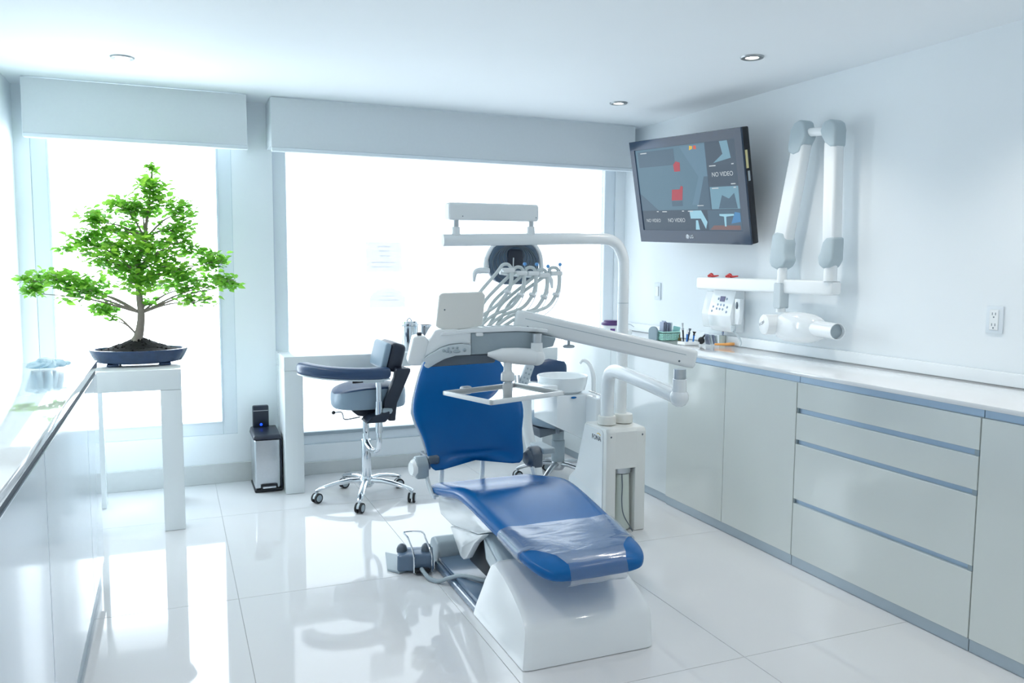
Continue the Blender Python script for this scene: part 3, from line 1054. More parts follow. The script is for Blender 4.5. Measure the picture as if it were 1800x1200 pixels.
SEAT = [(3.585, 0.225, 0.378, 0.028, 0.0, CX), (3.575, 0.248, 0.390, 0.045, 0.004, CX), (3.55, 0.262, 0.400, 0.070, 0.01, CX), (3.48, 0.268, 0.414, 0.076, 0.018, CX),
        (3.40, 0.268, 0.430, 0.078, 0.022, CX), (3.30, 0.267, 0.452, 0.078, 0.022, CX), (3.22, 0.265, 0.468, 0.076, 0.020, CX), (3.15, 0.262, 0.475, 0.074, 0.016, CX),
        (3.06, 0.258, 0.470, 0.072, 0.012, CX), (2.95, 0.253, 0.457, 0.072, 0.010, CX), (2.85, 0.248, 0.444, 0.072, 0.009, CX), (2.75, 0.242, 0.431, 0.072, 0.008, CX),
        (2.66, 0.237, 0.420, 0.073, 0.006, CX), (2.58, 0.233, 0.410, 0.076, 0.004, CX), (2.52, 0.228, 0.402, 0.070, 0.002, CX), (2.475, 0.217, 0.395, 0.072, 0.0, CX),
        (2.445, 0.203, 0.388, 0.070, 0.0, CX), (2.425, 0.187, 0.380, 0.062, 0.0, CX), (2.412, 0.172, 0.370, 0.046, 0.0, CX), (2.406, 0.160, 0.358, 0.026, 0.0, CX)]
b = B()
b.rings(loft_rings(SEAT))
b.build('seat_cushion', M_BLUE, ch, None, 70, sub=1)

# backrest (leaning away from the viewer)
bo, bd, bn = Vector((1.312, 3.60, 0.415)), Vector((0, 0.38, 0.925)).normalized(), Vector((0, -0.925, 0.38)).normalized()
BW = [(0.0, 0.205), (0.02, 0.228), (0.06, 0.240), (0.12, 0.242), (0.18, 0.252), (0.24, 0.274), (0.30, 0.284), (0.36, 0.270), (0.43, 0.245), (0.50, 0.216), (0.55, 0.193), (0.58, 0.172), (0.605, 0.140), (0.615, 0.10)]
rg = []
for i, (v, hw) in enumerate(BW):
    th = 0.065 * (0.45 if i in (0, len(BW) - 1) else 0.8 if i in (1, len(BW) - 2) else 1)
    ring = []
    for j in range(44):
        a = 2 * PI * j / 44
        c, s = math.cos(a), math.sin(a)
        u = math.copysign(abs(c) ** (2 / 3.2), c)
        nn = (th / 2) * math.copysign(abs(s) ** (2 / 2.6), s)
        raise_ = 0.082 * max(0, 1 - abs(u) ** 5) * max(0, 1 - v / 0.15)
        wing = 0.045 * abs(u) ** 3 * max(0, min(1, (0.5 - v) / 0.4)) + 0.012 * abs(u) ** 3
        ring.append(bo + X * (u * hw) + bd * (v + raise_) + bn * (nn + wing))
    rg.append(ring)
b = B()
b.rings(rg)
back = b.build('backrest_cushion', M_BLUE, ch, None, 70, sub=1)
rg = []
for v, hw in BW[1:-1]:
    ring = []
    for j in range(36):
        a = 2 * PI * j / 36
        c, s = math.cos(a), math.sin(a)
        u = math.copysign(abs(c) ** (2 / 3.2), c)
        wing = 0.045 * abs(u) ** 3 * max(0, min(1, (0.5 - v) / 0.4))
        raise_ = 0.082 * max(0, 1 - abs(u) ** 5) * max(0, 1 - v / 0.15)
        ring.append(bo + X * (u * (hw - 0.003)) + bd * (v + raise_ + 0.004) + bn * (-0.034 + 0.022 * s + wing))
    rg.append(ring)
b = B()
b.rings(rg)
b.build('back_shell', M_PALEG, ch, 'pale grey shell behind the blue back cushion', 60)
b = B()
b.box(-0.085, 0.085, -0.025, 0.025, -0.05, 0.05, 0.02, 3, Matrix.Translation((1.32, 3.905, 1.065)) @ Matrix.Rotation(-0.35, 4, 'X'))
hr = b.build('headrest', M_BLUE, ch)
B().box(1.30, 1.34, 3.87, 3.885, 0.98, 1.04, 0.003, 1).build('headrest_stem', M_STEEL, hr)
for x in (1.178, 1.388):
    b = B()
    b.tube([(x, 3.70, 0.52), (x, 3.70, 0.40), (x, 3.71, 0.32), (x + 0.012, 3.70, 0.27), (x + 0.012, 3.55, 0.262)], 0.012, 12, 5)
    b.build('back_support_rod', M_PLAS, ch)

# armrests: hinge block with round cap, pad, flat bracket down to the seat
AZ = 0.47
for sg, x in ((-1, 1.04), (1, 1.615)):
    b = B()
    b.prism([(-0.055, -0.05), (0.02, -0.055), (0.035, 0.0), (0.03, 0.03), (0.0, 0.05), (-0.03, 0.048), (-0.055, 0.02)], -0.03, 0.03, ((x, 3.60, AZ - 0.005), Y, Z, X), 0.010, 3)
    arm = b.build('armrest', M_GREYP if sg < 0 else M_DGREY, ch, 'grey armrest hinge')
    b = B()
    if sg < 0:
        b.box(x + 0.028, x + 0.085, 3.555, 3.70, AZ + 0.005, AZ + 0.045, 0.012, 3)
    else:
        b.box(x + 0.025, x + 0.095, 3.54, 3.70, AZ + 0.01, AZ + 0.04, 0.010, 3)
    b.build('arm_pad', M_DGREY if sg < 0 else M_GREYP, arm, 'grey arm pad')
    b = B()
    b.lathe([(0, 0.020), (0.030, 0.018), (0.040, 0.008), (0.042, 0.0), (0, 0.0)], (x - 0.030, 3.585, AZ - 0.01), (-1, -0.15, 0), 24)
    if sg < 0:
        b.build('hinge_cap', M_PLASG, arm, 'round white hinge cap')
    else:
        b.build('hinge_cap', M_DGREY, arm)
    b = B()
    xx = x + 0.022 if sg < 0 else x - 0.022
    b.prism([(3.585, 0.46), (3.62, 0.46), (3.535, 0.375), (3.47, 0.345), (3.43, 0.350), (3.50, 0.385)], -0.006, 0.006, ((xx, 0, 0), Y, Z, X), 0.003)
    b.build('arm_bracket', M_PALEG, arm)
    B().box(min(xx, CX + sg * 0.25), max(xx, CX + sg * 0.25), 3.45, 3.50, 0.352, 0.366, 0.003, 1).build('arm_fixing', M_PALEG, arm)

# white shell under the seat, with hanging side lobes
b = B()
b.prism([(2.82, 0.385), (2.96, 0.335), (3.05, 0.300), (3.38, 0.237), (3.54, 0.240), (3.58, 0.29), (3.56, 0.345), (3.46, 0.356), (3.30, 0.388), (3.15, 0.414), (3.0, 0.405)], -0.215, 0.215, ((CX, 0, 0), Y, Z, X), 0.012, 3)
b.build('seat_shell', M_PLASG, ch)
for sg in (-1, 1):
    b = B()
    b.prism([(2.955, 0.332), (2.98, 0.315), (3.07, 0.255), (3.16, 0.165), (3.20, 0.145), (3.24, 0.145), (3.27, 0.165), (3.38, 0.2355), (3.05, 0.299)], -0.014, 0.014, ((CX + sg * 0.206, 0, 0), Y, Z, X), 0.004)
    b.build('hinge_cover', M_PLASG, ch)
b = B()
b.box(CX - 0.16, CX + 0.16, 3.04, 3.30, 0.10, 0.30, 0.01, 2)
b.build('hinge_block', M_BLACK, ch)
# lift arm and base plate
b = B()
b.hexa([(CX - 0.19, 2.72, 0.10), (CX + 0.19, 2.72, 0.10), (CX + 0.19, 3.02, 0.20), (CX - 0.19, 3.02, 0.20), (CX - 0.19, 2.70, 0.21), (CX + 0.19, 2.70, 0.21), (CX + 0.19, 3.07, 0.335), (CX - 0.19, 3.07, 0.335)], 0.014, 3)
lift = b.build('lift_arm', M_LIFT, ch)
b = B()
b.hexa([(CX - 0.195, 2.82, 0.155), (CX - 0.189, 2.82, 0.155), (CX - 0.189, 2.99, 0.215), (CX - 0.195, 2.99, 0.215), (CX - 0.195, 2.81, 0.215), (CX - 0.189, 2.81, 0.215), (CX - 0.189, 3.02, 0.29), (CX - 0.195, 3.02, 0.29)], 0.002, 1)
b.build('lift_panel', M_PALEG, lift)
b = B()
b.box(1.085, 1.585, 2.60, 3.52, 0.001, 0.032, 0.004, 1)
b.box(1.10, 1.57, 2.60, 3.50, 0.032, 0.055, 0.006, 2)
b.build('base_plate', M_SLATE, ch)
b = B()
b.prism([(3.50, 0.0015), (3.66, 0.0015), (3.665, 0.06), (3.64, 0.105), (3.59, 0.125), (3.53, 0.11), (3.505, 0.07)], -0.232, 0.25, ((CX, 0, 0), Y, Z, X), 0.012, 3)
b.build('base_rear_cover', M_GREYP, ch)
# domed white front cover
prof = [(2.468, 0.003), (2.468, 0.125), (2.472, 0.145), (2.49, 0.165), (2.54, 0.195), (2.62, 0.228), (2.72, 0.255), (2.80, 0.268), (2.825, 0.268), (2.845, 0.255), (2.885, 0.185), (2.925, 0.110), (2.965, 0.045), (2.985, 0.003)]
rg = []
for f in (0.0, 0.012, 0.03, 0.06, 0.5, 0.94, 0.97, 0.988, 1.0):
    e = min(f, 1 - f)
    sh = 0.0 if e >= 0.06 else (1 - e / 0.06) ** 2
    ring = []
    for y, z in prof:
        lean = 0.024 * (z / 0.268) ** 1.5
        xl, xr = 1.080 + lean, 1.600 - lean
        x = xl + (xr - xl) * f
        ring.append((x, y + (2.74 - y) * 0.035 * sh, z * (1 - 0.035 * sh) if z > 0.01 else z))
    rg.append(ring)
b = B()
b.rings(rg)
b.build('base_cover', M_PLASG, ch, None, 40)

# clear plastic sleeve over the foot of the seat
M_SLV = glass_mat('clear_vinyl', (0.92, 0.94, 0.96), 0.07, 0.26, (205, 215, 222), 0.16, 0.22, 5)


def sleeve_row(y, cut):
    yy = max(y, 2.412)
    for a_, c_ in zip(SEAT, SEAT[1:]):
        if c_[0] <= yy <= a_[0]:
            f = (a_[0] - yy) / (a_[0] - c_[0])
            hw, zt, th, di = [a_[k] + (c_[k] - a_[k]) * f for k in (1, 2, 3, 4)]
    um = 1 - 0.40 * cut
    a0 = math.acos(um ** 1.7) if cut > 0 else -0.75
    out = []
    for i in range(NU + 1):
        a = a0 + (PI - 2 * a0) * (1 - i / NU)
        c, s_ = math.cos(a), math.sin(a)
        x = (hw + 0.005) * math.copysign(abs(c) ** (2 / 3.4), c)
        z = (th / 2 + 0.005) * math.copysign(abs(s_) ** (2 / 3.0), s_)
        if s_ > 0:
            q = max(0.0, 1 - (abs(x) / hw / 0.84) ** 4)
            z -= di * 1.5 * min(1, q * 1.3) * s_ - 0.001
        z += 0.0012 * math.sin(30 * x + 14 * y) * math.sin(23 * y + 9 * x)
        out.append((CX + x, y, zt - th / 2 + z))
    return out


NU, rows = 36, []
t = bmesh.new()
ys = [2.745 - 0.0125 * k for k in range(27)]        # top edge down to the toe
for y in ys:
    cut = 0 if y > 2.56 else min(1, ((2.56 - y) / 0.085)) ** 0.5
    rows.append([t.verts.new(p) for p in sleeve_row(y, cut)])
yl = ys[-1]
for dz, dy in ((0.012, -0.010), (0.03, -0.015), (0.045, -0.015), (0.058, -0.010), (0.068, 0.0), (0.071, 0.02)):
    rows.append([t.verts.new((v.co.x, yl + dy - 0.004, 0.372 - dz + 0.0015 * math.sin(60 * v.co.x))) for v in rows[len(ys) - 1]])
for a_, c_ in zip(rows, rows[1:]):
    for i in range(NU):
        t.faces.new((a_[i], a_[i + 1], c_[i + 1], c_[i]))
b = B()
b._merge(t)
slv = tag(b.build('plastic_sleeve', M_SLV, None, None, 180), 'clear wrinkled plastic sleeve over the foot of the blue dental chair', 'plastic cover')


# ------------------------------------------------------------------ foot control
fc = thing('foot_control', 'grey foot control box with wire hoop on the floor beside the dental chair', 'foot pedal', (0.98, 3.58, 0))
b = B()
b.hexa([(0.915, 3.50, 0.012), (1.075, 3.455, 0.012), (1.105, 3.56, 0.012), (0.945, 3.605, 0.012), (0.918, 3.505, 0.085), (1.074, 3.462, 0.085), (1.098, 3.55, 0.095), (0.942, 3.595, 0.095)], 0.010, 3)
b.build('housing', M_SLATE, fc)
b = B()
b.hexa([(0.885, 3.56, 0.001), (0.925, 3.50, 0.001), (1.09, 3.58, 0.001), (0.93, 3.78, 0.001), (0.885, 3.56, 0.010), (0.925, 3.50, 0.0115), (1.09, 3.58, 0.0115), (0.93, 3.78, 0.010)], 0.002, 1)
b.build('base', M_GREYP, fc)
for q in ((0.952, 3.553), (1.058, 3.520)):
    B().lathe([(0.024, -0.004), (0.024, 0.012), (0.018, 0.026), (0.009, 0.033), (0, 0.035)], (q[0], q[1], 0.088), Z, 18).build('button', M_DGREY, fc)
b = B()
b.tube([(0.985, 3.462, 0.012), (0.985, 3.470, 0.09), (0.972, 3.51, 0.155), (0.962, 3.545, 0.178), (1.035, 3.520, 0.178), (1.048, 3.492, 0.150), (1.062, 3.452, 0.09), (1.062, 3.444, 0.012)], 0.0042, 8, 5)
b.build('wire_hoop', M_CHROME, fc, 'chrome wire hoop')
B().box(0.985, 1.055, 3.445, 3.475, 0.012, 0.03, 0.004, 1, Matrix.Identity(4)).build('cable_socket', M_BLACK, fc)
b = B()
b.tube([(1.015, 3.45, 0.03), (1.018, 3.42, 0.025), (1.03, 3.37, 0.012), (1.06, 3.33, 0.0115), (1.09, 3.29, 0.035), (1.13, 3.23, 0.062), (1.19, 3.14, 0.068), (1.26, 3.05, 0.068), (1.32, 3.0, 0.066)], 0.0095, 10)
b.build('cable', M_GREYP, fc)
fc.location.x -= 0.012


# ------------------------------------------------------------------ dental unit (tower, light, delivery arm, basin)
du = thing('dental_unit', 'white dental unit tower with operating light, instrument arm and rinse basin', 'dental unit', (2.16, 3.82, 0))
TW = [(3.64, 0.001), (3.642, 0.535), (3.655, 0.553), (3.87, 0.556), (3.89, 0.54), (3.97, 0.30), (3.99, 0.27), (4.07, 0.21), (4.08, 0.001)]
b = B()
b.prism(TW, 2.048, 2.108, ((0, 0, 0), Y, Z, X), 0.007, 2)
b.prism(TW, 2.222, 2.285, ((0, 0, 0), Y, Z, X), 0.007, 2)
b.prism([(3.641, 0.342), (3.643, 0.535), (3.656, 0.552), (3.869, 0.555), (3.888, 0.54), (3.955, 0.342)], 2.10, 2.23, ((0, 0, 0), Y, Z, X))
b.prism([(3.71, 0.002), (3.71, 0.345), (3.95, 0.345), (3.965, 0.30), (3.988, 0.27), (4.068, 0.21), (4.078, 0.002)], 2.10, 2.23, ((0, 0, 0), Y, Z, X))
b.build('tower', M_TOWER, du)
b = B()
b.prism([(3.672, 0.02), (3.674, 0.525), (3.685, 0.54), (3.865, 0.545), (3.88, 0.53), (3.965, 0.30), (3.985, 0.262), (4.06, 0.205), (4.07, 0.02)], 2.043, 2.0495, ((0, 0, 0), Y, Z, X), 0.002, 1)
side = b.build('side_panel', M_PLASG, du, 'glossy white side cover with a small printed name')
b = B()
b.text('FONA', (2.043, 3.790, 0.482), (0, -1, 0), (0, 0, 1), 0.036, 0.0008, 0.0004)
b.build('lettering', mat('print_dark', (30, 44, 60), 0.5), side, 'dark lettering FONA')
b = B()
b.tube([(2.0425, 3.735, 0.517), (2.0425, 3.715, 0.521), (2.0425, 3.698, 0.513)], 0.0018, 6, 5)
b.build('logo_arc', mat('print_yellow', (235, 200, 60), 0.5), side, 'small yellow arc')
b = B()
for q in ((2.075, 3.6405, 0.512), (2.262, 3.6405, 0.515)):
    b.lathe([(0, 0.0012), (0.004, 0.001), (0.005, 0)], q, (0, -1, 0), 10)
b.build('screw', M_DGREY, du)
b = B()
b.lathe([(0.046, 0), (0.050, 0.0), (0.052, 0.012), (0.050, 0.028), (0.046, 0.03), (0.044, 0.028), (0.044, 0.004)], (2.165, 3.676, 0.312), Z, 28, 1.0, 0.6)
b.build('cup_ring', M_STEEL, du)
M_BOT = mat('frosted_bottle', (206, 214, 206), 0.25, var=0.03)
b = B()
b.lathe([(0, 0.0), (0.043, 0.0), (0.046, 0.01), (0.040, 0.18), (0.037, 0.295), (0, 0.297)], (2.165, 3.672, 0.012), Z, 24, 1.0, 0.62)
b.build('water_bottle', M_BOT, du, 'frosted water bottle')
b = B()
b.tube([(2.15, 3.655, 0.315), (2.146, 3.640, 0.25), (2.140, 3.632, 0.17), (2.15, 3.630, 0.10), (2.19, 3.628, 0.03), (2.205, 3.627, 0.004)], 0.0028, 7)
b.build('thin_tube', M_DGREY, du)
# light pole
b = B()
PX, PY = 2.222, 3.80
b.tube([(PX, PY, 0.60), (PX, PY, 0.8), (PX, PY, 1.0), (PX, PY, 1.2), (PX, PY, 1.38), (PX - 0.006, PY, 1.435), (PX - 0.028, PY, 1.485), (PX - 0.062, PY, 1.518), (PX - 0.115, PY, 1.533), (PX - 0.25, PY, 1.533), (1.8, PY, 1.528), (1.5, PY, 1.519), (1.215, PY, 1.511)], 0.0295, 20, 6)
pole = b.build('light_pole', M_PLAS, du)
B().cyl((PX, PY, 1.196), (PX, PY, 1.1985), 0.0299, seg=20).build('pole_joint', M_GREYP, pole, 'grey joint line')
b = B()
b.cyl((PX + 0.005, PY - 0.02, 0.5575), (PX + 0.005, PY - 0.02, 0.605), 0.050, 0.048, 28, 0.004)
b.build('pole_collar', M_CREAM, du)
b = B()
b.cyl((2.117, 3.765, 0.557), (2.117, 3.765, 0.6035), 0.049, 0.047, 28, 0.004)
b.build('arm_collar', M_CREAM, du)
# upper bar over the pole arm
for x, z in ((1.283, 1.535), (1.680, 1.545)):
    b = B()
    b.cyl((x, PY, z), (x, PY, z + 0.042), 0.021, 0.019, 20, 0.003)
    b.build('bar_post', M_PLAS, du)
    B().cyl((x, PY, z + 0.042), (x, PY, z + 0.085), 0.0135, seg=14).build('bar_pin', M_STEEL, du)
b = B()
b.rings([[(x, PY + q[0], (1.650 + 0.008 * (x - 1.236)) + q[1]) for q in rrect(-0.038 * k, 0.038 * k, -0.042 * k, 0.042 * k, 0.014 * k)] for x, k in ((1.236, 0.82), (1.242, 0.97), (1.255, 1), (1.69, 1), (1.702, 0.97), (1.707, 0.84))])
bar = b.build('light_bar', M_PLAS, du)
B().ball((1.305, PY - 0.036, 1.627), 0.0035, 8).ball((1.692, PY - 0.036, 1.630), 0.0035, 8).build('screw', M_DGREY, bar)
# operating light
LC = Vector((1.625, 3.90, 1.400))
M_LHEAD = mat('lamp_housing', (74, 94, 114), 0.25, var=0.05, coat=0.2)
b = B()
b.prism([(-0.105, -0.085), (-0.135, -0.04), (-0.138, 0.03), (-0.118, 0.08), (-0.07, 0.115), (0, 0.122), (0.07, 0.115), (0.118, 0.08), (0.138, 0.03), (0.135, -0.04), (0.105, -0.085), (0.06, -0.105), (-0.06, -0.105)], -0.03, 0.03, (LC, X, Z, -Y), 0.012, 3)
head = b.build('light_head', M_LHEAD, du, 'blue-grey light housing')
b = B()
for k in range(5):
    s = 0.90 - 0.13 * k
    pts = [(px * s, pz * s + 0.012 * k) for px, pz in [(0.135 * math.cos(t), 0.108 * math.sin(t)) for t in [2 * PI * j / 40 for j in range(40)]]]
    b.tube([LC + X * a_ + Z * c_ - Y * 0.030 for a_, c_ in pts + pts[:1]], 0.0032, 6, 0, False)
b.build('housing_ridges', M_DGREY, head)
b = B()
b.prism(rrect(-0.042, 0.042, -0.01, 0.075, 0.02), 0.029, 0.036, (LC, X, Z, -Y), 0.003)
b.build('sensor_window', M_NAVYP, head, 'dark square centre')
b = B()
b.tube([LC + Vector(q) for q in ((-0.155, -0.01, -0.045), (-0.15, -0.01, 0.02), (-0.115, -0.012, 0.085), (-0.055, -0.015, 0.122), (0.02, -0.015, 0.135), (0.09, -0.012, 0.118), (0.14, -0.01, 0.065), (0.155, -0.01, 0.0), (0.155, -0.01, -0.06))], 0.012, 12)
b.cyl(LC + Vector((0.02, -0.10, 0.122)), LC + Vector((0.02, -0.012, 0.136)), 0.018, seg=16)
b.build('light_yoke', M_PLAS, du)
b = B()
b.tube([LC + Vector(q) for q in ((-0.14, -0.02, -0.035), (-0.19, -0.025, -0.035), (-0.215, -0.027, -0.045), (-0.222, -0.027, -0.09))], [0.015, 0.016, 0.013, 0.006], 10)
b.build('light_handle', M_PLAS, du)
b = B()
b.tube([LC + Vector(q) for q in ((0.14, -0.02, -0.06), (0.185, -0.025, -0.065), (0.205, -0.027, -0.085), (0.212, -0.027, -0.125))], [0.015, 0.016, 0.013, 0.006], 10)
b.build('light_handle', M_PLAS, du)

# swing arm and balance arm
b = B()
EL = Vector((2.115, 3.10, 0.802))
b.tube([(2.117, 3.765, 0.600), (2.117, 3.765, 0.70), (2.117, 3.762, 0.775), (2.117, 3.745, 0.822), (2.117, 3.70, 0.846), (2.117, 3.62, 0.848), (2.116, 3.40, 0.832), (2.115, 3.20, 0.812), EL], 0.036, 18)
b.ball(EL, 0.044, 18)
b.cyl(EL, EL + Z * 0.085, 0.034, 0.032, 22)
b.build('swing_arm', M_PLASG, du)
B().cyl(EL + Z * 0.084, EL + Z * 0.130, 0.028, seg=20).build('arm_pivot', M_STEEL, du, 'steel pivot ring')
BL, BR = Vector((1.405, 3.32, 1.158)), Vector((2.175, 3.085, 0.978))
d = (BR - BL).normalized()
s = d.cross(Z).normalized()
u = s.cross(d)
rg = []
Lb = (BR - BL).length
for f, k in ((-0.012, 0.7), (0.0, 0.92), (0.02, 1.0), (0.5, 1.0), (0.985, 1.0), (0.998, 0.94), (1.004, 0.8)):
    rg.append([BL + d * (f * Lb) + s * q[0] + u * q[1] for q in rrect(-0.040 * k, 0.040 * k, -0.043 * k, 0.043 * k, 0.018 * k)])
b = B()
b.rings(rg)
ba = b.build('balance_arm', M_PLAS, du, None, 50)
b = B()
for sg in (1,):
    b.tube([BL + d * 0.03 + s * 0.0402 + u * 0.012, BL + d * (Lb - 0.05) + s * 0.0402 + u * 0.012], 0.0012, 6, 0)
b.build('seam', M_GREYP, ba)
b = B()
for f in (0.06, 0.91):
    b.lathe([(0, 0.0015), (0.004, 0.0012), (0.005, 0)], BL + d * (f * Lb) + s * 0.040 - u * 0.022, s, 10)
b.build('screw', M_DGREY, ba)
q = BL + d * (Lb * 0.30) - u * 0.04
b = B()
b.cyl(q, q - Z * 0.022, 0.006, seg=10).lathe([(0, 0), (0.024, 0.0), (0.028, 0.005), (0.022, 0.011), (0.006, 0.014), (0, 0.014)], q - Z * 0.034, Z, 20)
b.build('brake_knob', M_PALEG, ba)

# delivery head
TH = math.radians(-12)
He, Hn, H0 = Vector((math.cos(TH), math.sin(TH), 0)), Vector((math.sin(TH), -math.cos(TH), 0)), Vector((1.2, 3.25, 0))
HF = (H0, He, Z, Hn)


def hp(u_, w_, z_):
    return H0 + He * u_ + Hn * w_ + Z * z_


dh = B()
dh.prism([(-0.185, 1.120), (-0.250, 1.006), (-0.240, 0.996), (-0.212, 1.016), (-0.161, 1.047), (-0.125, 1.059), (-0.077, 1.064), (-0.033, 1.062), (-0.033, 1.113), (-0.101, 1.124)], -0.24, 0.0, HF, 0.006, 3)
dh.prism([(-0.165, 1.098), (-0.033, 1.108), (0.165, 1.114), (0.30, 1.106), (0.30, 1.120), (0.163, 1.134), (-0.033, 1.126), (-0.150, 1.114)], -0.26, 0.008, HF, 0.004, 2)
dhead = dh.build('delivery_head', M_PLASG, du)
b = B()
b.prism([(-0.0325, 1.107), (0.198, 1.112), (0.339, 1.082), (0.326, 1.045), (0.27, 1.036), (0.119, 1.018), (-0.0325, 1.014)], -0.23, -0.004, HF, 0.003, 1)
b.build('side_box', M_GREYP, dhead, 'grey side of the instrument head')
b = B()
b.prism([(-0.243, 0.9955), (-0.209, 1.019), (-0.161, 1.046), (-0.125, 1.058), (-0.077, 1.063), (-0.036, 1.058), (-0.036, 1.016), (-0.101, 1.014), (-0.149, 1.000), (-0.185, 0.981), (-0.216, 0.962), (-0.232, 0.969), (-0.222, 0.984)], -0.03, 0.024, HF, 0.004, 2)
kp = b.build('keypad', M_PALEG, dhead, 'pale grey curved key panel')
for u_, z_, rr in ((-0.152, 1.036, 0.007), (-0.138, 1.034, 0.007), (-0.124, 1.031, 0.007), (-0.132, 1.046, 0.005), (-0.113, 1.048, 0.005), (-0.095, 1.048, 0.005), (-0.064, 1.038, 0.008)):
    B().ball(hp(u_, 0.025, z_), (rr, 0.005, rr), 10).build('button', M_GREYP, kp)
B().ball(hp(-0.096, 0.025, 1.032), (0.017, 0.005, 0.007), 12).build('button', M_GREYP, kp)
b = B()
b.prism([(-0.214, 0.963), (-0.173, 0.986), (-0.149, 0.999), (-0.101, 1.013), (0.082, 1.014), (0.070, 0.978)], -0.22, -0.008, HF, 0.003, 1)
b.build('underside', M_DGREY, dhead, 'dark grey underside')
b = B()
b.prism([(-0.276, 1.093), (-0.229, 1.097), (-0.212, 1.076), (-0.228, 1.0), (-0.247, 0.973), (-0.288, 0.973), (-0.302, 0.985)], -0.12, 0.004, HF, 0.008, 3)
b.build('side_bin', M_PLAS, dhead)
B().lathe([(0, 0), (0.010, 0), (0.010, 0.004), (0.012, 0.008), (0.009, 0.013), (0, 0.014)], hp(-0.250, -0.03, 1.0965), Z, 14).build('knob', M_NAVYP, dhead, 'dark knob')
b = B()
b.prism([(-0.180, 1.136), (-0.166, 1.264), (-0.154, 1.275), (0.018, 1.281), (0.031, 1.266), (0.020, 1.142), (0.004, 1.132), (-0.125, 1.118), (-0.168, 1.126)], -0.055, -0.022, HF, 0.006, 3)
mon = b.build('panel_back', M_CREAM, dhead, 'cream back of the tilted display panel')
B().ball(hp(-0.143, -0.021, 1.205), 0.0035, 8).build('screw', M_DGREY, mon)
b = B()
b.prism(rrect(-0.014, 0.018, 1.094, 1.109, 0.003, 2), -0.01, 0.012, HF, 0.002, 1)
b.build('catch', M_PLAS, dhead)
# bracket arm under the head and the tray
b = B()
A0, A1 = hp(0.035, 0.02, 1.018), hp(0.246, 0.03, 1.004)
b.tube([A0, A0 * 0.72 + A1 * 0.28, A0 * 0.4 + A1 * 0.6, A1], [0.008, 0.030, 0.036, 0.036], 18)
b.ball(A1, 0.037, 18)
b.cyl(A1, A1 + Z * 0.062, 0.027, 0.025, 20)
b.build('head_bracket', M_PLAS, du)
B().cyl(A1 + Z * 0.061, Vector((A1.x, A1.y, 1.105)), 0.022, seg=20).build('arm_pivot', M_STEEL, du, 'steel pivot ring')
TP = hp(0.122, 0.02, 0)
b = B()
b.lathe([(0.019, 0.99), (0.018, 0.952), (0.020, 0.942), (0.028, 0.936), (0.030, 0.928), (0.030, 0.907), (0.026, 0.902), (0.0, 0.902)], TP, Z, 20)
b.lathe([(0, 0.894), (0.021, 0.894), (0.022, 0.866), (0.020, 0.846), (0, 0.846)], TP, Z, 20)
b.build('tray_post', M_PLAS, du)
B().cyl(TP + Z * 0.893, TP + Z * 0.903, 0.017, seg=16).build('post_ring', M_STEEL, du)
TM = Matrix.Translation((1.305, 3.222, 0.838)) @ Matrix.Rotation(math.radians(18), 4, 'Z')
b = B()
W_, D_ = 0.205, 0.165
b.box(-W_, W_, -D_, -D_ + 0.016, 0, 0.020, 0.005, 2, TM).box(-W_, W_, D_ - 0.016, D_, 0, 0.020, 0.005, 2, TM)
b.box(-W_, -W_ + 0.016, -D_, D_, 0, 0.020, 0.005, 2, TM).box(W_ - 0.016, W_, -D_, D_, 0, 0.020, 0.005, 2, TM)
tr = b.build('tray_rim', M_PLAS, du)
B().box(-W_ + 0.012, W_ - 0.012, -D_ + 0.012, D_ - 0.012, 0.003, 0.008, 0, 1, TM).build('tray_plate', mat('mirror_steel', (236, 240, 242), 0.03, metal=1.0, var=0.005), tr, 'mirror-bright tray plate')
b = B()
b.box(-0.095, -0.045, D_ - 0.006, D_ + 0.03, 0.004, 0.026, 0.010, 3, TM)
b.build('tray_handle', M_PLAS, tr)

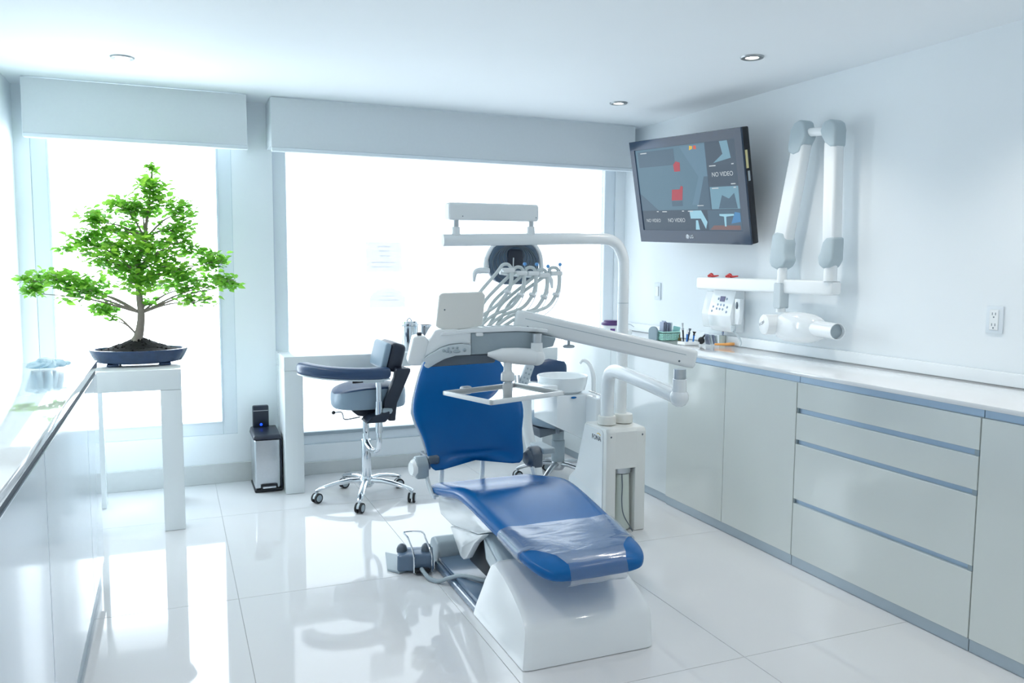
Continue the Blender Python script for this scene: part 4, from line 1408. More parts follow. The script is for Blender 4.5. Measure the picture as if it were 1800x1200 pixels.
# instrument hoses hanging over the rear bar
CLX = [(1.414, 1.383), (1.476, 1.370), (1.536, 1.369), (1.593, 1.360), (1.655, 1.369)]
b = B()
b.tube([(1.385, 3.475, 1.362), (1.47, 3.475, 1.352), (1.56, 3.475, 1.348), (1.67, 3.475, 1.358)], 0.011, 10)
hb = b.build('hose_bar', M_PLAS, du)
for i, (cx_, cz_) in enumerate(CLX):
    base = hp(-0.035 + 0.034 * i, -0.16, 1.122)
    m1 = Vector((base.x * 0.58 + cx_ * 0.42 - 0.03, 3.44, cz_ - 0.13))
    b = B()
    b.tube([base, base * 0.6 + m1 * 0.4 + Z * 0.004, m1, (cx_ - 0.052, 3.455, cz_ - 0.022), (cx_ - 0.022, 3.46, cz_ + 0.012), (cx_ + 0.004, 3.458, cz_ + 0.014), (cx_ + 0.018, 3.45, cz_ - 0.004)], 0.0078, 9)
    hs = b.build('hose', M_HOSE, du)
    b = B()
    base2 = hp(-0.015 + 0.034 * i, -0.10, 1.126)
    b.tube([(cx_ + 0.016, 3.45, cz_ - 0.002), (cx_ + 0.014, 3.44, cz_ - 0.035), (cx_ + 0.004, 3.425, cz_ - 0.075), (cx_ - 0.018, 3.41, cz_ - 0.112), (cx_ - 0.075, 3.39, cz_ - 0.165), ((cx_ - 0.09) * 0.45 + base2.x * 0.55, base2.y * 0.6 + 3.39 * 0.4, 1.172), base2], [0.0095, 0.0095, 0.010, 0.009, 0.0078, 0.0072, 0.0072], 9)
    b.build('hose_loop', M_HOSE, hs)
    b = B()
    b.box(cx_ - 0.026, cx_ + 0.030, 3.435, 3.482, cz_ - 0.022, cz_ - 0.001, 0.006, 2)
    b.build('hose_clip', M_PLAS, hs)
    b = B()
    ax = Vector((0.55, 0.2, 1.0))
    b.lathe([(0.010, -0.006), (0.0165, -0.005), (0.0175, 0.0), (0.0165, 0.005), (0.010, 0.006)], (cx_ - 0.017, 3.411, cz_ - 0.110), ax, 16)
    b.build('hose_ring', M_PLAS, hs)
    if i > 0:
        b = B()
        top = Vector((cx_ + 0.020, 3.448, cz_ + 0.030))
        b.tube([top, (cx_ + 0.020, 3.442, cz_ - 0.03), (cx_ + 0.010, 3.425, cz_ - 0.10), (cx_ - 0.04, 3.40, cz_ - 0.17), (cx_ - 0.12, 3.37, cz_ - 0.215)], 0.0016, 5)
        b.build('thin_wire', M_GREYP, hs)
        B().ball(top, 0.0085, 12).build('wire_bead', mat('blue_bead', (96, 160, 220), 0.3), hs, 'small blue bead')
    else:
        B().cyl((cx_ + 0.026, 3.452, cz_ - 0.01), (cx_ + 0.028, 3.452, cz_ + 0.045), 0.0028, seg=8).build('pin', M_STEEL, hs)

# cuspidor (rinse basin), assistant side
b = B()
b.prism([(1.945, 0.675), (1.945, 0.505), (2.13, 0.415), (2.19, 0.415), (2.19, 0.675)], -4.33, -4.02, ((0, 0, 0), X, Z, -Y), 0.006, 2)
b.box(2.125, 2.235, 3.90, 4.07, 0.20, 0.672, 0.012, 3)
b.build('basin_body', M_PLASG, du)
b = B()
b.lathe([(0, 0.0), (0.105, 0.0), (0.128, 0.016), (0.139, 0.050), (0.146, 0.092), (0.143, 0.096), (0.136, 0.090), (0.128, 0.05), (0.095, 0.022), (0, 0.012)], (2.045, 4.16, 0.676), Z, 40)
b.build('basin_bowl', M_PLASG, du)
b = B()
b.tube([(2.225, 4.12, 0.66), (2.222, 4.12, 0.76), (2.20, 4.13, 0.83), (2.165, 4.14, 0.853), (2.145, 4.145, 0.835)], [0.013, 0.013, 0.012, 0.010, 0.008], 12)
b.build('basin_spout', M_PLASG, du)
B().ball((2.045, 4.014, 0.664), (0.018, 0.006, 0.006), 12).build('drain_mark', M_BLUE, du, 'blue oval button')
B().cyl((2.13, 4.0, 0.70), (2.20, 3.93, 0.672), 0.004, seg=8).build('lever', M_STEEL, du)
b = B()
b.prism([(1.69, 0.690), (1.73, 0.682), (1.95, 0.676), (1.95, 0.735), (1.87, 0.738), (1.81, 0.728), (1.77, 0.704)], -4.22, -4.02, ((0, 0, 0), X, Z, -Y), 0.006, 2)
b.build('assistant_console', M_PLASG, du)
b = B()
b.box(-0.026, 0.026, -0.012, 0.012, -0.065, 0.065, 0.006, 2, Matrix.Translation((1.775, 4.06, 0.795)) @ Matrix.Rotation(0.38, 4, 'Y'))
ak = b.build('assistant_keypad', M_PALEG, du)
for k in range(4):
    for q in (-0.010, 0.010):
        p = Matrix.Translation((1.775, 4.06, 0.795)) @ Matrix.Rotation(0.38, 4, 'Y') @ Vector((q, -0.012, -0.04 + 0.026 * k))
        B().ball(p, (0.006, 0.003, 0.006), 8).build('key', M_GREYP, ak)
for x in (1.715, 1.735):
    B().cyl((x, 4.06, 0.70), (x - 0.004, 4.06, 0.80), 0.007, seg=10).build('suction_holder', M_CHROME, du)
b = B()
b.tube([(1.79, 4.10, 0.70), (1.792, 4.10, 0.60), (1.80, 4.10, 0.50), (1.83, 4.10, 0.38), (1.862, 4.10, 0.26), (1.88, 4.10, 0.12), (1.88, 4.10, 0.02)], [0.034, 0.033, 0.032, 0.030, 0.030, 0.030, 0.03], 16)
b.box(1.84, 2.14, 4.03, 4.12, 0.002, 0.03, 0.005, 1)
b.build('console_post', M_PLAS, du)


# ------------------------------------------------------------------ television
tv_c = [Vector((2.773, 4.756, 2.19)), Vector((2.888, 3.764, 2.151)), Vector((3.029, 3.728, 1.516)), Vector((2.914, 4.72, 1.556))]   # TL TR BR BL
tc_ = sum(tv_c, Vector()) / 4
tu = ((tv_c[1] - tv_c[0]) + (tv_c[2] - tv_c[3])).normalized()
tv_ = ((tv_c[0] - tv_c[3]) + (tv_c[1] - tv_c[2]))
tv_ = (tv_ - tu * tv_.dot(tu) * 0.5).normalized()
tn = tu.cross(tv_).normalized()
tv_ = tn.cross(tu)
TWD, THT = 0.995, 0.650
tvr = thing('television', 'black wall-mounted television showing security camera views', 'television', tuple(tc_ - Z * 0.33))
FT = (tc_, tu, tv_, tn)
M_GLOSSB = mat('gloss_black', (34, 54, 78), 0.12, coat=0.4, var=0.02)
b = B()
b.prism([(-TWD / 2, -THT / 2), (TWD / 2, -THT / 2), (TWD / 2, THT / 2), (-TWD / 2, THT / 2)], -0.062, -0.012, FT, 0.008, 2)
b.prism([(-0.3, -0.2), (0.3, -0.2), (0.3, 0.2), (-0.3, 0.2)], -0.085, -0.06, FT, 0.01, 2)
b.build('case', M_BLACK, tvr)
sx0, sx1, sy0, sy1 = -TWD / 2 + 0.042, TWD / 2 - 0.055, -THT / 2 + 0.078, THT / 2 - 0.055
b = B()
for q in ((-TWD / 2, sx0, -THT / 2, THT / 2), (sx1, TWD / 2, -THT / 2, THT / 2), (sx0, sx1, -THT / 2, sy0), (sx0, sx1, sy1, THT / 2)):
    b.prism([(q[0], q[2]), (q[1], q[2]), (q[1], q[3]), (q[0], q[3])], -0.012, 0.0, FT)
b.build('bezel', M_GLOSSB, tvr)


def emat(name, rgb, k=1.0):
    return mat(name, tuple(int(v * 0.25) for v in rgb), 0.25, emit=rgb, estr=k * EMIT, var=0.15, nscale=6, spec=0.4)


EMIT = 0.52
b = B()
b.prism([(sx0 - 0.002, sy0 - 0.002), (sx1 + 0.002, sy0 - 0.002), (sx1 + 0.002, sy1 + 0.002), (sx0 - 0.002, sy1 + 0.002)], -0.0118, -0.006, FT)
scr = b.build('screen', emat('screen_base', (62, 80, 98)), tvr, 'lit screen with a grid of camera pictures')
SW, SH = sx1 - sx0, sy1 - sy0


def spoly(name, pts, m, layer):
    b = B()
    b.prism([(sx0 + a * SW, sy0 + c * SH) for a, c in pts], -0.0061 + layer * 0.0004, -0.0057 + layer * 0.0004, FT)
    return b.build(name, m, scr)


F_MAIN = emat('feed_main', (84, 118, 138))
F_SIDE = emat('feed_side', (110, 152, 172))
F_DARK = emat('feed_dark', (58, 76, 94))
F_MID = emat('feed_mid', (72, 98, 118))
F_LITE = emat('feed_light', (150, 200, 220))
F_RED = emat('feed_red', (168, 56, 70))
F_YEL = emat('feed_yellow', (214, 180, 60))
F_ORG = emat('feed_orange', (206, 84, 58))
F_WHITE = emat('feed_white', (190, 200, 206))
F_BROWN = emat('feed_brown', (120, 92, 92))
spoly('camera_view', [(0.005, 0.245), (0.725, 0.245), (0.725, 0.995), (0.005, 0.995)], F_MAIN, 0)
spoly('camera_view', [(0.03, 0.78), (0.42, 0.78), (0.42, 0.97), (0.03, 0.97)], F_MID, 1)
spoly('camera_view', [(0.005, 0.245), (0.19, 0.245), (0.06, 0.40), (0.005, 0.46)], F_MID, 1)
spoly('camera_view', [(0.48, 0.98), (0.725, 0.98), (0.725, 0.30), (0.55, 0.30), (0.64, 0.62)], emat('feed_wall', (92, 126, 148)), 1)
spoly('camera_view', [(0.60, 0.25), (0.725, 0.25), (0.725, 0.62), (0.69, 0.62)], F_MID, 2)
spoly('camera_view', [(0.405, 0.70), (0.465, 0.70), (0.47, 0.80), (0.43, 0.82), (0.40, 0.78)], F_RED, 2)
spoly('camera_view', [(0.345, 0.36), (0.455, 0.36), (0.475, 0.52), (0.455, 0.53), (0.44, 0.49), (0.36, 0.49)], F_RED, 2)
spoly('camera_view', [(0.345, 0.29), (0.455, 0.29), (0.455, 0.355), (0.345, 0.355)], F_MID, 2)
spoly('symbol', [(0.575, 0.93), (0.605, 0.94), (0.61, 0.97), (0.58, 0.98)], F_YEL, 2)
spoly('symbol', [(0.618, 0.935), (0.645, 0.935), (0.642, 0.975), (0.62, 0.975)], F_ORG, 2)
spoly('camera_view', [(0.735, 0.755), (0.99, 0.755), (0.99, 0.995), (0.735, 0.995)], F_DARK, 0)
spoly('camera_view', [(0.79, 0.76), (0.95, 0.80), (0.93, 0.99), (0.86, 0.99), (0.88, 0.85)], F_SIDE, 1)
spoly('camera_view', [(0.735, 0.505), (0.99, 0.505), (0.99, 0.745), (0.735, 0.745)], F_DARK, 0)
spoly('camera_view', [(0.735, 0.245), (0.99, 0.245), (0.99, 0.495), (0.735, 0.495)], F_SIDE, 0)
spoly('camera_view', [(0.80, 0.25), (0.84, 0.40), (0.90, 0.36), (0.95, 0.42), (0.97, 0.25)], F_MID, 1)
spoly('camera_view', [(0.005, 0.005), (0.24, 0.005), (0.24, 0.235), (0.005, 0.235)], F_DARK, 0)
spoly('camera_view', [(0.245, 0.005), (0.50, 0.005), (0.50, 0.235), (0.245, 0.235)], F_DARK, 0)
spoly('camera_view', [(0.51, 0.005), (0.685, 0.005), (0.685, 0.235), (0.51, 0.235)], F_DARK, 0)
spoly('camera_view', [(0.52, 0.14), (0.62, 0.14), (0.66, 0.02), (0.68, 0.10), (0.63, 0.235), (0.515, 0.235)], F_LITE, 1)
spoly('camera_view', [(0.56, 0.01), (0.60, 0.01), (0.59, 0.12), (0.57, 0.12)], F_LITE, 1)
spoly('camera_view', [(0.69, 0.005), (0.99, 0.005), (0.99, 0.235), (0.69, 0.235)], F_MID, 0)
spoly('camera_view', [(0.70, 0.01), (0.98, 0.01), (0.98, 0.06), (0.74, 0.06)], F_BROWN, 1)
spoly('camera_view', [(0.84, 0.05), (0.855, 0.05), (0.86, 0.16), (0.93, 0.17), (0.93, 0.19), (0.80, 0.19), (0.80, 0.17), (0.84, 0.16)], F_LITE, 2)
spoly('camera_view', [(0.90, 0.08), (0.985, 0.10), (0.985, 0.20), (0.94, 0.21)], emat('feed_blue', (70, 130, 180)), 1)


def stext(s_, a, c, size):
    b = B()
    o_ = tc_ + tu * (sx0 + a * SW) + tv_ * (sy0 + c * SH) + tn * (-0.0052)
    b.text(s_, o_, tu, tv_, size, 0.0002, 0.0002, 'CENTER')
    b.build('caption', F_WHITE, scr, 'caption NO VIDEO')


stext('NO VIDEO', 0.862, 0.61, 0.036)
stext('NO VIDEO', 0.122, 0.10, 0.030)
stext('NO VIDEO', 0.372, 0.10, 0.034)
for q in ((0.06, 0.945, 0.07), (0.60, 0.285, 0.06), (0.75, 0.725, 0.06), (0.95, 0.73, 0.02), (0.93, 0.515, 0.04), (0.755, 0.475, 0.06), (0.95, 0.475, 0.02), (0.17, 0.225, 0.02), (0.44, 0.225, 0.02), (0.23, 0.222, 0.05), (0.50, 0.222, 0.05)):
    spoly('time_stamp', [(q[0], q[1]), (q[0] + q[2], q[1]), (q[0] + q[2], q[1] + 0.011), (q[0], q[1] + 0.011)], F_WHITE, 2)
lg = tc_ - tv_ * (THT / 2 - 0.040) - tu * 0.012
M_LOGO = mat('logo_silver', (214, 220, 226), 0.35)
b = B()
b.lathe([(0, 0.0012), (0.0135, 0.001), (0.0140, 0)], lg - tu * 0.018, tn, 24)
bz_ = b.build('logo', M_LOGO, tvr, 'silver round emblem and letters LG')
b = B()
q = lg - tu * 0.018 + tn * 0.0014
b.tube([q + tu * 0.0095 + tv_ * 0.0, q + tu * 0.0 + tv_ * 0.0, q + tv_ * 0.006], 0.0009, 5, 0)
b.tube([q + (tu * math.cos(t) + tv_ * math.sin(t)) * 0.0095 for t in [k * PI / 10 + 0.6 * PI for k in range(15)]], 0.0009, 5, 0)
b.build('logo_mark', M_GLOSSB, bz_)
b = B()
b.text('LG', lg + tu * 0.002 - tv_ * 0.009, tu, tv_, 0.028, 0.0006, 0.0004)
b.build('logo_letters', M_LOGO, bz_)
b = B()
b.prism([(-0.035, 0.10), (-0.018, 0.10), (-0.018, 0.20), (-0.035, 0.20)], TWD / 2 - 0.004, TWD / 2 + 0.0012, (tc_, tn, tv_, tu))
b.build('side_sticker', F_YEL if False else mat('sticker', (226, 214, 160), 0.5), tvr, 'pale yellow sticker on the side edge')
b = B()
b.prism([(-0.04, 0.03), (-0.024, 0.03), (-0.024, 0.085), (-0.04, 0.085)], TWD / 2 - 0.004, TWD / 2 + 0.0012, (tc_, tn, tv_, tu))
b.build('side_sticker', mat('sticker_grey', (170, 180, 186), 0.5), tvr, 'grey sticker on the side edge')
b = B()
p0 = tc_ - tn * 0.08
b.hexa([(p0.x, 4.10, 1.72), (XR - 0.001, 4.10, 1.72), (XR - 0.001, 4.38, 1.72), (p0.x, 4.38, 1.72), (p0.x - 0.01, 4.10, 1.92), (XR - 0.001, 4.10, 1.92), (XR - 0.001, 4.38, 1.92), (p0.x - 0.01, 4.38, 1.92)], 0.005, 1)
b.build('wall_bracket', M_BLACK, tvr)


# ------------------------------------------------------------------ wall x-ray arm
xr = thing('dental_xray', 'white wall-mounted dental x-ray with folded double arm and grey joints', 'x-ray machine', (3.12, 3.7, 1.0))
b = B()
b.rings([[(3.075 + q[0], y, 1.290 + q[1]) for q in rrect(-0.036 * k, 0.036 * k, -0.037 * k, 0.037 * k, 0.012 * k)] for y, k in ((4.30, 0.93), (4.293, 1), (3.20, 1), (3.175, 0.96), (3.165, 0.8))])
b.build('extension_arm', M_PLAS, xr)
AX = 3.06
b = B()
b.cyl((AX, 3.195, 1.325), (AX, 3.195, 1.415), 0.033, seg=20)
b.build('arm_post', M_PLAS, xr)


def joint(pts, xw, name='joint_cover'):
    b = B()
    b.prism(pts, AX - xw, AX + xw, ((0, 0, 0), Y, Z, X), 0.014, 3)
    return b.build(name, M_GREYP2, xr, 'grey joint cover')


M_GREYP2 = mat('light_grey_plastic', (176, 190, 196), 0.35, var=0.02)
# inner arm (rises from the extension arm)
b = B()
b.hexa([(AX - 0.032, 3.150, 1.48), (AX + 0.032, 3.150, 1.48), (AX + 0.032, 3.232, 1.48), (AX - 0.032, 3.232, 1.48), (AX - 0.032, 3.168, 2.02), (AX + 0.032, 3.168, 2.02), (AX + 0.032, 3.25, 2.02), (AX - 0.032, 3.25, 2.02)], 0.014, 3)
b.build('inner_arm', M_PLAS, xr)
joint([(3.145, 1.545), (3.20, 1.545), (3.225, 1.52), (3.24, 1.47), (3.255, 1.445), (3.245, 1.405), (3.21, 1.385), (3.17, 1.392), (3.145, 1.43)], 0.038)
joint([(3.163, 1.985), (3.20, 1.985), (3.235, 2.01), (3.26, 2.045), (3.275, 2.075), (3.25, 2.12), (3.205, 2.125), (3.172, 2.105), (3.160, 2.07)], 0.038)
B().cyl((AX, 3.265, 2.075), (AX, 3.375, 2.085), 0.022, seg=16).build('arm_link', M_PLAS, xr)
# outer arm (folds back down)
b = B()
b.hexa([(AX - 0.034, 3.50, 1.50), (AX + 0.030, 3.50, 1.50), (AX + 0.030, 3.605, 1.50), (AX - 0.034, 3.605, 1.50), (AX - 0.034, 3.385, 2.03), (AX + 0.030, 3.385, 2.03), (AX + 0.030, 3.48, 2.03), (AX - 0.034, 3.48, 2.03)], 0.014, 3)
b.build('outer_arm', M_PLAS, xr)
joint([(3.375, 2.10), (3.39, 2.14), (3.42, 2.155), (3.46, 2.145), (3.49, 2.11), (3.505, 2.00), (3.46, 1.975), (3.41, 1.985), (3.395, 2.02), (3.365, 2.06)], 0.038)
joint([(3.505, 1.575), (3.56, 1.585), (3.60, 1.57), (3.618, 1.42), (3.60, 1.395), (3.545, 1.375), (3.50, 1.395), (3.475, 1.43), (3.49, 1.465), (3.485, 1.52)], 0.038)
b = B()
b.cyl((AX - 0.01, 3.535, 1.15), (AX - 0.01, 3.535, 1.39), 0.026, seg=18)
b.build('yoke_post', M_PLAS, xr)
b = B()
b.prism(rrect(3.507, 3.565, 1.17, 1.31, 0.01, 3), AX - 0.041, AX + 0.02, ((0, 0, 0), Y, Z, X), 0.004, 1)
b.build('yoke_sleeve', M_PALEG, xr)
b = B()
rg = []
for y, k in ((3.545, 0.3), (3.54, 0.6), (3.51, 0.82), (3.46, 0.97), (3.40, 1.0), (3.34, 0.98), (3.29, 0.90), (3.25, 0.76), (3.225, 0.58), (3.215, 0.3)):
    rg.append([(AX - 0.015 + 0.070 * k * math.copysign(abs(math.cos(t)) ** 0.8, math.cos(t)), y, 1.078 + 0.082 * k * math.copysign(abs(math.sin(t)) ** 0.8, math.sin(t))) for t in [2 * PI * j / 28 for j in range(28)]])
b.rings(rg)
xh = b.build('xray_head', M_PLASG, xr, None, 60)
b = B()
b.cyl((AX - 0.115, 3.545, 1.085), (AX - 0.01, 3.525, 1.085), 0.055, seg=28, bev=0.006)
cap_ = b.build('head_pivot', M_PLAS, xr)
b = B()
b.text('FONA', (AX - 0.1155, 3.573, 1.074), (0, -0.85, 0.5), (0, 0.5, 0.85), 0.022, 0.0006, 0.0004)
b.build('lettering', mat('print_grey', (110, 116, 124), 0.5), cap_, 'small printed word on the pivot')
b = B()
b.lathe([(0.044, 0.0), (0.043, 0.04), (0.040, 0.22), (0.0375, 0.22), (0.036, 0.16), (0.0, 0.16)], (AX - 0.02, 3.275, 1.083), (-0.22, -1, 0), 28)
b.build('cone', M_PLASG, xr)
b = B()
b.lathe([(0, 0.0), (0.0365, 0.0), (0.0368, 0.002), (0, 0.002)], (AX - 0.02 - 0.22 * 0.195, 3.275 - 0.195 * 0.975, 1.083), (-0.22, -1, 0), 24)
b.build('cone_inside', M_GREYP, xr, 'dark inside of the cone')

# control panel below the extension arm
cp = thing('xray_control_panel', 'white x-ray control panel with buttons on the wall below the x-ray arm', 'control panel', (3.1, 4.1, 1.0))
b = B()
b.prism([(XR - 0.002, 1.0), (3.095, 1.0), (3.075, 1.03), (3.06, 1.10), (3.085, 1.20), (3.10, 1.25), (XR - 0.002, 1.25)], -4.205, -3.985, ((0, 0, 0), X, Z, -Y), 0.006, 2)
body = b.build('housing', M_PLASG, cp)
b = B()
b.prism([(XR - 0.003, 1.015), (3.11, 1.015), (3.095, 1.10), (3.13, 1.24), (XR - 0.003, 1.24)], -4.32, -4.2065, ((0, 0, 0), X, Z, -Y), 0.005, 1)
b.build('side_housing', M_PLAS, cp)
pn = Vector((-0.97, 0, 0.243))
pu = Vector((0.243, 0, 0.97))


def panel_pt(y, z):
    return Vector((3.06 + (z - 1.10) * 0.25, y, z))


b = B()
p = panel_pt(4.09, 1.198)
b.prism([(-0.022, -0.016), (0.022, -0.016), (0.022, 0.016), (-0.022, 0.016)], -0.002, 0.003, (p, -Y, pu, pn))
b.build('display', mat('display_violet', (84, 84, 128), 0.3), body, 'violet display')
M_BTN = mat('button_grey', (150, 166, 186), 0.4)
for y, z in ((4.13, 1.197), (4.05, 1.199), (4.125, 1.163), (4.095, 1.162), (4.065, 1.161), (4.128, 1.138), (4.098, 1.137), (4.068, 1.136), (4.165, 1.148), (4.17, 1.122), (4.03, 1.150), (4.028, 1.122)):
    B().ball(panel_pt(y, z), (0.004, 0.0085, 0.0085), 8).build('button', M_BTN, body)
b = B()
b.prism([(1.05, 3.942), (1.05, 3.978), (1.10, 3.976), (1.205, 3.979), (1.205, 3.925), (1.10, 3.929)], 3.085, 3.115, ((0, 0, 0), Z, Y, X), 0.006, 2)
hs = b.build('handset', M_PLASG, cp)
B().ball((3.084, 3.954, 1.165), (0.004, 0.012, 0.022), 10).build('handset_button', M_DGREY, hs, 'dark oval button')
B().box(3.10, 3.15, 3.9775, 3.9845, 1.08, 1.16, 0.003, 1).build('handset_cradle', M_PALEG, cp)
b = B()
b.tube([(3.075 + 0.010 * math.cos(t * 0.9), 3.968 + 0.014 * math.sin(t * 0.9), 1.045 - t * 0.0009) for t in range(40)], 0.0035, 6, 2)
b.tube([(3.08, 3.97, 1.01), (3.09, 3.94, 0.985), (3.10, 3.925, 0.95), (3.09, 3.92, 0.925)], 0.006, 8)
b.build('coiled_cord', M_PALEG, cp)

# red bits on top of the extension arm
for y, lab, s_ in ((4.165, 'small red plastic clip on the x-ray arm, farther one', 1.0), (3.985, 'small red plastic clip on the x-ray arm, nearer one', 1.1)):
    b = B()
    b.tube([(3.06, y + 0.045 * s_, 1.334), (3.065, y + 0.02, 1.345), (3.06, y - 0.01, 1.335), (3.07, y - 0.045 * s_, 1.338)], [0.0065, 0.010, 0.0065, 0.004], 8)
    b.box(3.05, 3.07, y - 0.005, y + 0.03, 1.328, 1.336, 0.002, 1)
    tag(b.build('clip', M_RED), lab, 'clip', 'red clips on the x-ray arm')


# ------------------------------------------------------------------ wall plates
sw = thing('light_switch', 'white light switch plate on the wall below the television', 'switch', (XR, 4.94, 1.15))
B().box(XR - 0.009, XR - 0.0005, 4.90, 4.975, 1.155, 1.275, 0.003, 2).build('plate', M_FRAME, sw)
B().box(XR - 0.014, XR - 0.0092, 4.918, 4.957, 1.18, 1.25, 0.003, 2).build('rocker', M_PLAS, sw)
so = thing('wall_socket', 'white double power socket on the wall above the right worktop', 'socket', (XR, 2.37, 1.12))
B().box(XR - 0.008, XR - 0.0005, 2.332, 2.408, 1.125, 1.240, 0.003, 2).build('plate', M_FRAME, so)
b = B()
b.box(XR - 0.0115, XR - 0.0082, 2.350, 2.390, 1.140, 1.225, 0.002, 1)
fce = b.build('socket_face', M_PLAS, so)
for z in (1.205, 1.160):
    b = B()
    b.box(XR - 0.0122, XR - 0.0112, 2.376, 2.3785, z - 0.003, z + 0.008)
    b.box(XR - 0.0122, XR - 0.0112, 2.3615, 2.364, z - 0.003, z + 0.008)
    b.cyl((XR - 0.0112, 2.370, z - 0.011), (XR - 0.0122, 2.370, z - 0.011), 0.0032, seg=10)
    b.build('slots', M_DGREY, fce, 'dark plug slots')


# ------------------------------------------------------------------ small things on the right worktop
WZ = 0.9165
r = thing('wipes_tub', 'white tub with a purple lid at the far end of the right worktop', 'tub', (2.775, 4.90, WZ))
B().lathe([(0, 0), (0.062, 0), (0.064, 0.004), (0.062, 0.072), (0, 0.072)], (2.775, 4.90, WZ), Z, 28).build('tub', M_PLAS, r)
B().lathe([(0, 0.0725), (0.067, 0.0725), (0.069, 0.078), (0.067, 0.088), (0.052, 0.094), (0.050, 0.104), (0, 0.106)], (2.775, 4.90, WZ), Z, 28).build('lid', mat('purple_plastic', (84, 58, 112), 0.4), r, 'purple lid')
b = B()
b.prism([(-0.016, 0.035), (0.016, 0.035), (0.016, 0.052), (-0.016, 0.052)], 0.0622, 0.0632, ((2.775 - 0.0, 4.90, WZ), Vector((0.94, -0.34, 0)), Z, Vector((-0.34, -0.94, 0))))
b.build('print', mat('purple_print', (96, 60, 130), 0.5), r, 'purple printed mark')
r = thing('soap_dispenser', 'white pump bottle on the far worktop behind the light pole', 'dispenser', (2.79, 4.72, WZ))
B().lathe([(0, 0), (0.035, 0), (0.037, 0.004), (0.036, 0.05), (0.018, 0.062), (0.010, 0.066), (0, 0.066)], (2.79, 4.72, WZ), Z, 20).build('bottle', M_PLAS, r)
B().tube([(2.79, 4.72, WZ + 0.066), (2.79, 4.72, WZ + 0.088), (2.80, 4.69, WZ + 0.090), (2.81, 4.66, WZ + 0.076)], 0.0035, 8).build('pump', M_STEEL, r)
b = B()
pts = [(-0.030, 0), (0.030, 0)] + [(0.030 * math.cos(t), 0.060 + 0.030 * math.sin(t)) for t in [k * PI / 12 for k in range(13)]]
b.prism(pts, -0.012, 0.012, ((2.86, 4.50, WZ), Vector((0.5, -0.866, 0)), Z, Vector((-0.866, -0.5, 0))), 0.003, 2)
tag(b.build('mouse', mat('oval_grey', (150, 168, 178), 0.4)), 'grey round-topped slab standing left of the teal basket', 'case')
# teal basket with packets
bk = thing('basket', 'small teal perforated basket holding packets on the right worktop', 'basket', (2.95, 4.48, WZ))
M_TEAL = mat('teal_plastic', (196, 250, 238), 0.4, var=0.03)
b = B()
b.box(2.885, 3.015, 4.425, 4.535, WZ, WZ + 0.004)
for x0, x1, y0, y1, ax in ((2.885, 3.015, 4.425, 4.428, 0), (2.885, 3.015, 4.532, 4.535, 0), (2.885, 2.888, 4.428, 4.532, 1), (3.012, 3.015, 4.428, 4.532, 1)):
    for k in range(5):
        b.box(x0, x1, y0, y1, WZ + 0.001 + 0.0112 * k, WZ + 0.0065 + 0.0112 * k)
    b.box(x0, x1, y0, y1, WZ + 0.048, WZ + 0.060)
    n = 11
    for k in range(n):
        if ax == 0:
            c = x0 + (x1 - x0) * k / (n - 1)
            b.box(max(x0, c - 0.0032), min(x1, c + 0.0032), y0, y1, WZ, WZ + 0.055)
        else:
            c = y0 + (y1 - y0) * k / (n - 1)
            b.box(x0, x1, max(y0, c - 0.003), min(y1, c + 0.003), WZ, WZ + 0.055)
b.build('basket_wall', M_TEAL, bk)
M_PKT = mat('silver_packet', (150, 160, 182), 0.35, metal=0.3, var=0.2, nscale=60)
M_PKT2 = mat('clear_packet', (206, 222, 226), 0.3, var=0.15, nscale=60)
rp = random.Random(5)
for k in range(7):
    x = 2.905 + 0.011 * k
    h = rp.uniform(0.098, 0.122)
    b = B()
    m_ = Matrix.Translation((x, 4.47 + rp.uniform(-0.015, 0.015), WZ + 0.006)) @ Matrix.Rotation(rp.uniform(-0.06, 0.06), 4, 'Y')
    b.box(-0.0025, 0.0025, -0.022, 0.022, 0, h, 0.001, 1, m_)
    b.box(-0.003, 0.003, -0.022, 0.022, h - 0.012, h - 0.008, 0, 1, m_)
    tag(b.build('instrument_packet', M_PKT if k < 5 else M_PKT2), 'thin %s packet standing in the teal basket, %s' % ('silvery' if k < 5 else 'clear', ('leftmost of its row', 'second from the left', 'third from the left', 'fourth from the left', 'fifth from the left', 'sixth from the left', 'nearest the teal sachet')[k]), 'packet', 'packets in the teal basket')
b = B()
b.box(-0.025, 0.025, -0.004, 0.004, 0, 0.085, 0.001, 1, Matrix.Translation((2.988, 4.45, WZ + 0.0065)) @ Matrix.Rotation(0.2, 4, 'Y'))
tag(b.build('sachet', mat('teal_sachet', (150, 206, 204), 0.3)), 'pale teal sachet leaning at the right of the basket', 'sachet')
b = B()
b.cyl((3.0, 4.41, WZ + 0.0005), (3.0, 4.41, WZ + 0.02), 0.012, 0.010, 14).cyl((3.0, 4.41, WZ + 0.02), (3.0, 4.41, WZ + 0.045), 0.004, seg=10)
tag(b.build('small_bottle', mat('olive_dark', (96, 84, 40), 0.4)), 'tiny dark bottle beside the teal basket', 'bottle')
# instrument stand with brushes
sd = thing('instrument_stand', 'white stand of black and blue brushes right of the teal basket', 'stand', (2.93, 4.19, WZ))
B().box(2.86, 2.97, 4.15, 4.23, WZ, WZ + 0.018, 0.004, 2).build('stand_block', M_PLAS, sd)


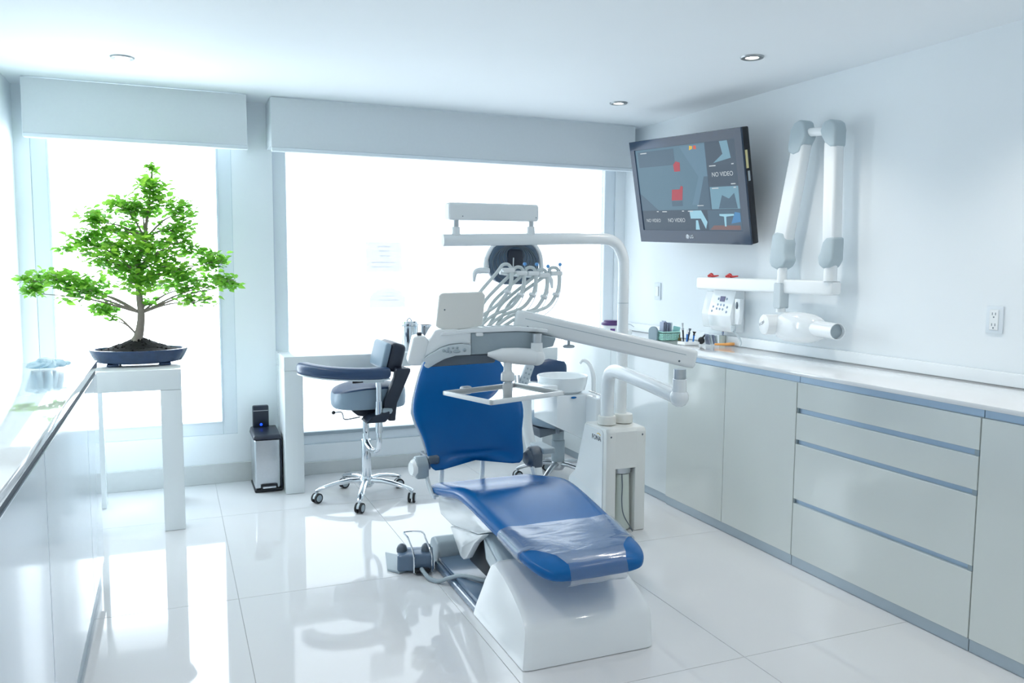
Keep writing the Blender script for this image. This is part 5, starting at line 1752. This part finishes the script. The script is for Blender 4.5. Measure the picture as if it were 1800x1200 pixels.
def brush(x, y, lean, h, m_h, m_t, label, tip=0.0065):
    r = thing('brush', label, 'brush', (x, y, WZ + 0.0185), 'brushes on the small stand')
    d_ = Vector((math.sin(lean), 0.1 * math.sin(lean * 3), math.cos(lean)))
    o_ = Vector((x, y, WZ + 0.0187))
    B().cyl(o_ + Z * 0.0005, o_ + d_ * h * 0.62, 0.0045, 0.0055, 10).build('handle', m_h, r)
    B().cyl(o_ + d_ * h * 0.62, o_ + d_ * h * 0.72, 0.0065, seg=10).cyl(o_ + d_ * h * 0.72, o_ + d_ * h, 0.003, tip, 10).build('tip', m_t, r)


M_BLUP = mat('bright_blue_plastic', (40, 120, 200), 0.4)
brush(2.885, 4.20, -0.1, 0.115, M_BLACK, M_STEEL, 'tall black-handled brush on the stand by the basket')
brush(2.895, 4.18, 0.06, 0.075, M_BLUP, M_PLAS, 'short blue-handled brush on the stand')
brush(2.915, 4.20, 0.25, 0.080, M_NAVYP, M_DGREY, 'dark leaning brush in the middle of the stand', 0.009)
brush(2.935, 4.17, 0.15, 0.062, M_BLUP, M_BLACK, 'small blue brush with black end on the stand', 0.012)
b = B()
b.ball((2.995, 4.17, WZ + 0.024), (0.022, 0.018, 0.023), 14).cyl((2.995, 4.17, WZ + 0.03), (3.005, 4.15, WZ + 0.06), 0.008, 0.004, 10)
tag(b.build('bulb_blower', M_BLACK), 'black rubber bulb beside the brush stand', 'bulb')
for k in range(4):
    m_ = Matrix.Translation((3.030 + 0.020 * k, 4.15, WZ + 0.0018)) @ Matrix.Rotation(-0.22, 4, 'Y')
    b = B()
    b.box(-0.003, 0.003, -0.02, 0.02, 0.0, 0.066 - 0.003 * k, 0.001, 1, m_)
    b.box(-0.0034, 0.0034, -0.02, 0.02, 0.045, 0.050, 0, 1, m_)
    tag(b.build('file_strip', M_PKT if k % 2 == 0 else M_PKT2), 'slanted thin %s card left of the tool cup, %s' % (('dark', 'pale')[k % 2], ('beside the black rubber bulb', 'second from the black bulb', 'third from the black bulb', 'touching side of the tool cup')[k]), 'card', 'slanted cards on the worktop')
cup = tag(B().lathe([(0, 0), (0.026, 0), (0.029, 0.055), (0.027, 0.055), (0.0245, 0.003), (0, 0.003)], (3.125, 4.135, WZ), Z, 20, 0.7, 0.7).build('tool_cup', M_BOT), 'clear little cup of tools below the x-ray panel', 'cup')
for dx, h, m_h, m_t, lab in ((-0.006, 0.115, M_STEEL, M_BLACK, 'tool with a black mallet end in the clear cup'), (0.007, 0.078, M_PLAS, M_RED, 'thin tool with a red tip in the clear cup'), (0.0, 0.070, M_BLUP, M_BLUP, 'blue tool in the clear cup')):
    r = thing('hand_tool', lab, 'tool', (3.125 + dx, 4.135, WZ + 0.0035), 'tools in the clear cup')
    o_ = Vector((3.125 + dx, 4.135 + dx, WZ + 0.0036))
    B().cyl(o_, o_ + Z * h * 0.75, 0.003, seg=8).build('shaft', m_h, r)
    B().cyl(o_ + Z * h * 0.75, o_ + Z * h, 0.0045, 0.0055, 10).ball(o_ + Z * h, (0.008, 0.005, 0.005), 8).build('tip', m_t, r)
b = B()
b.tube([(3.03, 4.085, WZ + 0.008), (3.07, 4.06, WZ + 0.0085), (3.11, 4.035, WZ + 0.011), (3.13, 4.022, WZ + 0.013)], [0.006, 0.007, 0.010, 0.008], 10)
tag(b.build('marker', mat('orange_plastic', (242, 172, 96), 0.4)), 'orange handpiece lying on the worktop below the x-ray panel', 'handle')
